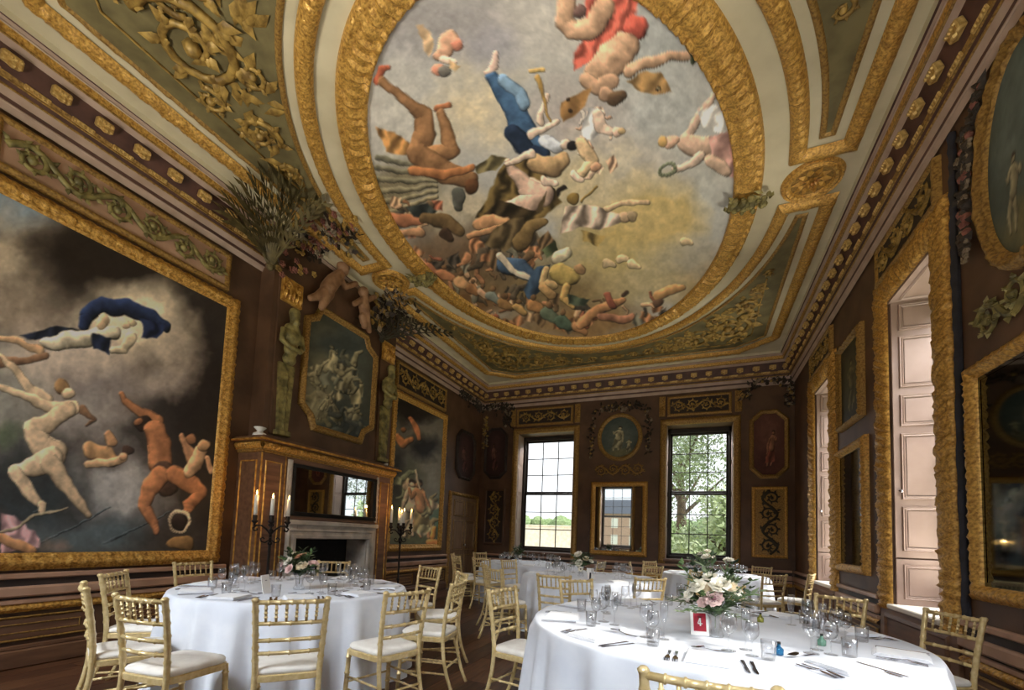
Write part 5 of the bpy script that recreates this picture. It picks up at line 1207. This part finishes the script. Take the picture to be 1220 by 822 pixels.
# ---- flower arrangements
def mk_rose(kind):
    b = MB(); m = {'rose_white': 'petal_white', 'rose_cream': 'petal_cream', 'rose_blush': 'petal_blush', 'rose_peach': 'petal_peach'}.get(kind)
    if m:
        for ring_, (nn, r, tilt, w_) in enumerate(((3, .010, 1.35, .03), (5, .018, 1.1, .038), (6, .027, .75, .042), (7, .034, .4, .042))):
            for k in range(nn):
                a = k*2*PI/nn+ring_*.5; c, s_ = math.cos(a), math.sin(a); h = .038*math.sin(tilt); o_ = .038*math.cos(tilt)
                P_ = lambda rad, sd, z: (c*rad-s_*sd, s_*rad+c*sd, z)
                b.add([P_(r*.35, -w_*.3, 0), P_(r*.35, w_*.3, 0), P_(r*.8+o_*.5, w_*.55, h*.62), P_(r*.8+o_, 0, h), P_(r*.8+o_*.5, -w_*.55, h*.62)], [(0, 1, 2, 3, 4)])
        b.ball((0, 0, .012), .018, 8, 5); return b, [m]
    for k in range(16):      # anemone
        a = k*2*PI/8+(.4 if k > 7 else 0); c, s_ = math.cos(a), math.sin(a); rr = .045 if k < 8 else .034
        P_ = lambda rad, sd, z: (c*rad-s_*sd, s_*rad+c*sd, z)
        b.add([P_(.006, -.006, .002), P_(.006, .006, .002), P_(rr*.7, .017, .010), P_(rr, .006, .012+(.008 if k > 7 else 0)), P_(rr, -.006, .012), P_(rr*.7, -.017, .010)], [(0, 1, 2, 3, 4, 5)])
    b.mi = 1; b.ball((0, 0, .012), .012, 8, 5)
    for k in range(10): a = k*PI/5; b.ball((.019*math.cos(a), .019*math.sin(a), .013), .0025, 4, 3)
    return b, ['petal_blush' if kind == 'anemone_blush' else 'petal_white', 'flower_mauve' if kind == 'anemone_blush' else 'flower_eye']
RPX = {}
def arrangement(label, loc, w_, h_, flowers_, nleaf, seed, vase='glass'):
    rng = random.Random(seed); t = thing('flower_arrangement', label, 'flowers', loc)
    b = MB(); b.lathe([(.02, 0), (.045, .0), (.05, .01), (.032, .05), (.035, .10), (.06, .15), (.057, .15), (.032, .10), (.028, .05), (.02, .01)], 16, closed=True); b.build('vase', 'crystal' if vase == 'glass' else 'porcelain', t, True)
    base = Vector((0, 0, .12))
    for i, (kind, x_, y_, z_, s_) in enumerate(flowers_):
        if kind not in RPX:
            mb_, ms = mk_rose(kind); o = mb_.build(kind, ms, t); RPX[kind] = o
        else: o = RPX[kind].copy(); C.objects.link(o); o.parent = t
        p = Vector((x_, y_, z_)); d = (p-base).normalized(); d = (d+Vector((-.25, -.55, .25))).normalized()
        o.location = p; o.rotation_euler = d.to_track_quat('Z', 'Y').to_euler(); o.scale = (s_*.72,)*3
        b = MB(); b.tube([base*.4, base, p-d*.004], .003, 5); b.build('stem', 'leaf_green', t)
    for k in range(nleaf):
        a = rng.uniform(0, 2*PI); el = rng.uniform(0, 1.35); rr = rng.uniform(.55, 1)
        e = base+Vector((math.cos(a)*math.cos(el)*w_*rr, math.sin(a)*math.cos(el)*w_*rr, math.sin(el)*h_*rr+.02))
        b = MB(); b.mi = 0; st = bez([base, base.lerp(e, .5)+Vector((0, 0, .04)), e], 6); b.tube(st, [.0035, .003, .003, .0025, .002, .002, .001], 4)
        b.mi = 1
        for j in range(2, 7):
            for sg in (1, -1):
                tg = (st[j]-st[j-1]).normalized(); sd = tg.cross(Vector((rng.uniform(-.4, .4), rng.uniform(-.4, .4), 1))).normalized()*sg; ln = rng.uniform(.04, .075); wd = ln*.5
                dr_ = (tg*.6+sd*.8).normalized(); pe = dr_.cross(Vector((0, 0, 1)))
                pe = pe.normalized() if pe.length > 1e-3 else Vector((1, 0, 0))
                b.add([st[j], st[j]+dr_*ln*.45+pe*wd*.5, st[j]+dr_*ln, st[j]+dr_*ln*.45-pe*wd*.5, st[j]+dr_*ln*.5+Vector((0, 0, .006))], [(0, 1, 4), (1, 2, 4), (2, 3, 4), (3, 0, 4)])
        b.build('leaf_spray', ['leaf_green', rng.choice(['leaf_green', 'leaf_grey', 'leaf_dark'])], t)
    return t
def pxf(kind, x, y, s, base, off):
    """flower centre: pixel direction met with the upright plane through the vase that faces the camera"""
    d = ray(x, y); n = np.array([base[0], base[1], 0]); n /= np.linalg.norm(n)
    p = CO+d*(((np.array(base)-CO)@n)+off)/(d@n); q = p-np.array(base); return (kind, *map(float, q), s)
def arr_at(label, px, py, fl, w_, h_, nl, seed, tb=None):
    base = onz(px, py, TZ+.002) if tb is None else ony(px, py, TABLES[tb][0][1]-.1)
    base[2] = TZ+.002; arrangement(label, tuple(map(float, base)), w_, h_, [pxf(k, x, y, s, base, o) for k, x, y, s, o in fl], nl, seed)
arr_at('big arrangement of white roses, blush anemone and trailing greenery on the large table', 852, 758,
       [('anemone_blush', 851, 714, 1.75, -.13), ('rose_cream', 849, 702, 1.3, -.08), ('rose_white', 858, 698, 1.5, -.10), ('rose_white', 832, 699, 1.3, -.09), ('rose_cream', 870, 700, 1.1, -.06), ('rose_white', 846, 688, 1.1, -.03), ('rose_white', 842, 664, .9, .05), ('rose_white', 890, 672, .0001, .1), ('rose_white', 868, 668, .8, .06), ('rose_blush', 838, 720, .9, -.1), ('rose_white', 822, 708, 1, -.06), ('anemone_white', 880, 708, 1, -.05)][:7]+[('rose_white', 868, 668, .8, .06), ('rose_blush', 838, 718, .9, -.1), ('rose_white', 822, 708, 1, -.06), ('anemone_white', 878, 706, 1, -.05)], .30, .36, 46, 3)
arr_at('low arrangement of cream and blush roses on the fireplace table', 356, 702,
       [('rose_white', 344, 669, 1.2, -.06), ('rose_cream', 360, 675, 1.35, -.07), ('rose_blush', 345, 678, 1.1, -.1), ('rose_blush', 373, 672, 1.2, -.05), ('rose_peach', 357, 664, 1.2, 0), ('rose_peach', 364, 662, 1.1, .03), ('rose_white', 350, 661, 1, .04), ('rose_blush', 338, 672, .9, 0)], .19, .26, 34, 5)
arr_at('posy of white roses and dark leaves on the middle table', 692, 686,
       [('rose_white', 689, 661, 1.7, -.05), ('rose_cream', 698, 666, 1.3, -.05), ('rose_white', 690, 671, 1.5, -.1), ('anemone_white', 703, 683, 1.3, -.2), ('anemone_white', 692, 678, 1.2, -.2), ('rose_white', 704, 669, 1.1, 0)], .24, .26, 30, 7, 'C')
arr_at('posy of pale roses and black-eyed anemones on the table near the panelled door', 616, 674,
       [('rose_cream', 616, 657, 1.8, 0), ('anemone_white', 620, 663, 1.1, -.12), ('anemone_white', 607, 664, 1.1, -.1), ('rose_white', 611, 661, 1.3, 0)], .24, .26, 26, 9, 'D')
arr_at('spiky posy of white flowers and grey leaves on the table before the far window', 838, 676,
       [('rose_white', 834, 660, 1.4, 0), ('rose_white', 843, 657, 1.5, 0), ('anemone_white', 850, 664, 1.3, -.1)], .28, .38, 30, 11, 'E')

# ---- table number cards, favours
def card(label, px, py, rz, col, digit):
    base = onz(px, py, TZ+.002); t = thing('table_number', label, 'card', tuple(map(float, base)), rz)
    PC = Plane((0, 0, .0), (1, 0, 0), (0, .22, .975))
    b = MB(); b.prism(PC, rect(-.052, .052, .0, .155), 0, .006); b.build('frame', 'paper', t)
    b = MB(); b.prism(PC, rect(-.036, .036, .024, .131), .0061, .008); b.build('card', col, t)
    b = MB(); b.box(-.01, .01, .015, .075, 0, .004); b.prism(Plane((0, .03, 0), (1, 0, 0), (0, -.1, 1)), rect(-.012, .012, .003, .11), 0, .004); b.build('easel', 'black_card', t)
    if digit:
        b = MB(); hh = .0083
        for (u0, u1, v0, v1) in ((-.004, .004, .056, .102), (-.014, .012, .066, .072)): b.prism(PC, rect(u0+.003, u1+.003, v0, v1), .008, hh)
        b.prism(PC, [(-.014, .070), (-.008, .070), (.004, .102), (-.002, .102)], .008, hh); b.build('numeral', 'paper', t)
card('white-framed red table number card reading 4', 834, 757, .22, 'red_card', True)
card('white-framed table number card with black back on the fireplace table', 318, 707, 1.9, 'paper', False)
card('black-backed number card on the middle table', 704, 690, 2.9, 'paper', False)
def favour(label, px, py, m):
    base = onz(px, py, TZ+.002); t = thing('favour_bottle', label, 'bottle', tuple(map(float, base)))
    b = MB(); b.lathe([(.004, 0), (.02, 0), (.022, .004), (.022, .03), (.009, .042), (.008, .055), (.006, .055)], 14); b.build('bottle', m, t, True)
    b = MB(); b.lathe([(.008, .053), (.0085, .066), (.003, .067)], 10); b.build('stopper', 'black_card', t, True)
favour('tiny blue glass bottle on the large table', 928, 780, 'blue_glass')
favour('tiny green glass bottle on the large table', 979, 769, 'green_glass')
favour('tiny yellow-green glass bottle on the large table', 906, 741, 'yellow_glass')

# ================================================================== OUTSIDE
b = MB(); b.add([(-120, -60, -.6), (120, -60, -.6), (120, 160, -.6), (-120, 160, -.6)], [(0, 1, 2, 3)]); b.build('ground', 'lawn', **STRUCT)
b = MB(); b.add([(-60, YF+WT+.5, -.58), (-5.5, YF+WT+.5, -.58), (-9, 60, -.58), (-60, 60, -.58)], [(0, 1, 2, 3)]); b.build('gravel_court', 'gravel', **STRUCT)
TPX = {}
def tree(label, x, y, h, r, pale, seed):
    rng = random.Random(seed); t = thing('tree', label, 'tree', (x, y, -.6), 0, 'trees outside the windows')
    b = MB(); b.tube([(0, 0, 0), (.1, 0, h*.3), (0, .1, h*.6)], [.32, .26, .12], 8)
    for k in range(6): a = k*1.05; b.tube([(0, 0, h*(.3+.04*k)), (r*.5*math.cos(a), r*.5*math.sin(a), h*(.5+.05*k))], [.12, .05], 6)
    b.build('trunk', 'bark', t)
    b = MB()
    cl = [(rng.gauss(0, r*.42), rng.gauss(0, r*.42), h*.62+rng.gauss(0, h*.18), rng.uniform(r*.22, r*.42)) for k in range(26)]
    for k in range(8500):
        cx_, cy_, cz_, cr = cl[k % 26]; d = Vector((rng.gauss(0, 1), rng.gauss(0, 1), rng.gauss(0, 1))).normalized(); p = Vector((cx_, cy_, max(cz_, h*.12)))+d*cr*rng.uniform(.6, 1.05)
        e = Vector((rng.gauss(0, 1), rng.gauss(0, 1), rng.gauss(0, 1))).normalized(); f = e.cross(d)
        if f.length < .1: continue
        f.normalize(); s_ = rng.uniform(.07, .14); b.add([p, p+e*s_+f*s_*.4, p+e*2*s_, p+e*s_-f*s_*.4], [(0, 1, 2, 3)])
    b.build('foliage', 'tree_leaf_pale' if pale else 'tree_leaf', t, kind='stuff')
tree('broad dark green tree close outside the far right window', -.8, 26, 11, 4.4, False, 1)
tree('broad green tree behind, seen through the far right window', 6, 38, 13, 5, False, 2)
tree('pale green tree low outside the far right window', 1.2, 15.6, 3.4, 1.7, True, 3)
tree('green tree outside the side windows', 15, 9, 9, 4, False, 4)
tree('pale green tree outside the nearest side window', 14, -4, 8, 3.6, True, 5)
tree('green tree outside the side windows towards the far end', 16, 23, 10, 4.4, False, 6)
b = MB(); rng = random.Random(5); b.box(-22.4, 2, 46, 47.2, -.6, 2.6)
for k in range(60): b.ball((-22+k*.4+rng.uniform(-.2, .2), 46.6+rng.uniform(-.6, .6), 2.6+rng.uniform(-.2, .4)), rng.uniform(.7, 1.1), 7, 5)
tag(b.build('hedge', 'hedge'), 'clipped green hedge above the pale garden wall outside', 'hedge')
b = MB(); b.box(-40, -4, 44.6, 45, -.6, 2.5, .05); b.box(-40.05, -3.95, 44.5, 45.1, 2.5, 2.62, .03); tag(b.build('garden_wall', 'gravel'), 'pale stone garden wall beyond the court outside the far window', 'wall')
t = thing('house', 'brick house with slate roof outside the windows behind the guests entrance', 'house', (-13, -52, -.6))
b = MB(); b.box(-6, 6, -4, 4, 0, 6); b.build('house_wall', 'house_brick', t)
b = MB(); b.add([(-6.4, -4.4, 6), (6.4, -4.4, 6), (6.4, 4.4, 6), (-6.4, 4.4, 6), (-6.4, 0, 8.6), (6.4, 0, 8.6)], [(0, 1, 5, 4), (2, 3, 4, 5), (1, 2, 5), (3, 0, 4), (0, 3, 2, 1)]); b.build('roof', 'house_slate', t)
for k in range(4):
    for z in (1.2, 3.8): b = MB(); b.box(-4.8+k*2.8, -3.8+k*2.8, 4, 4.06, z, z+1.5); b.build('window', 'paper', t)
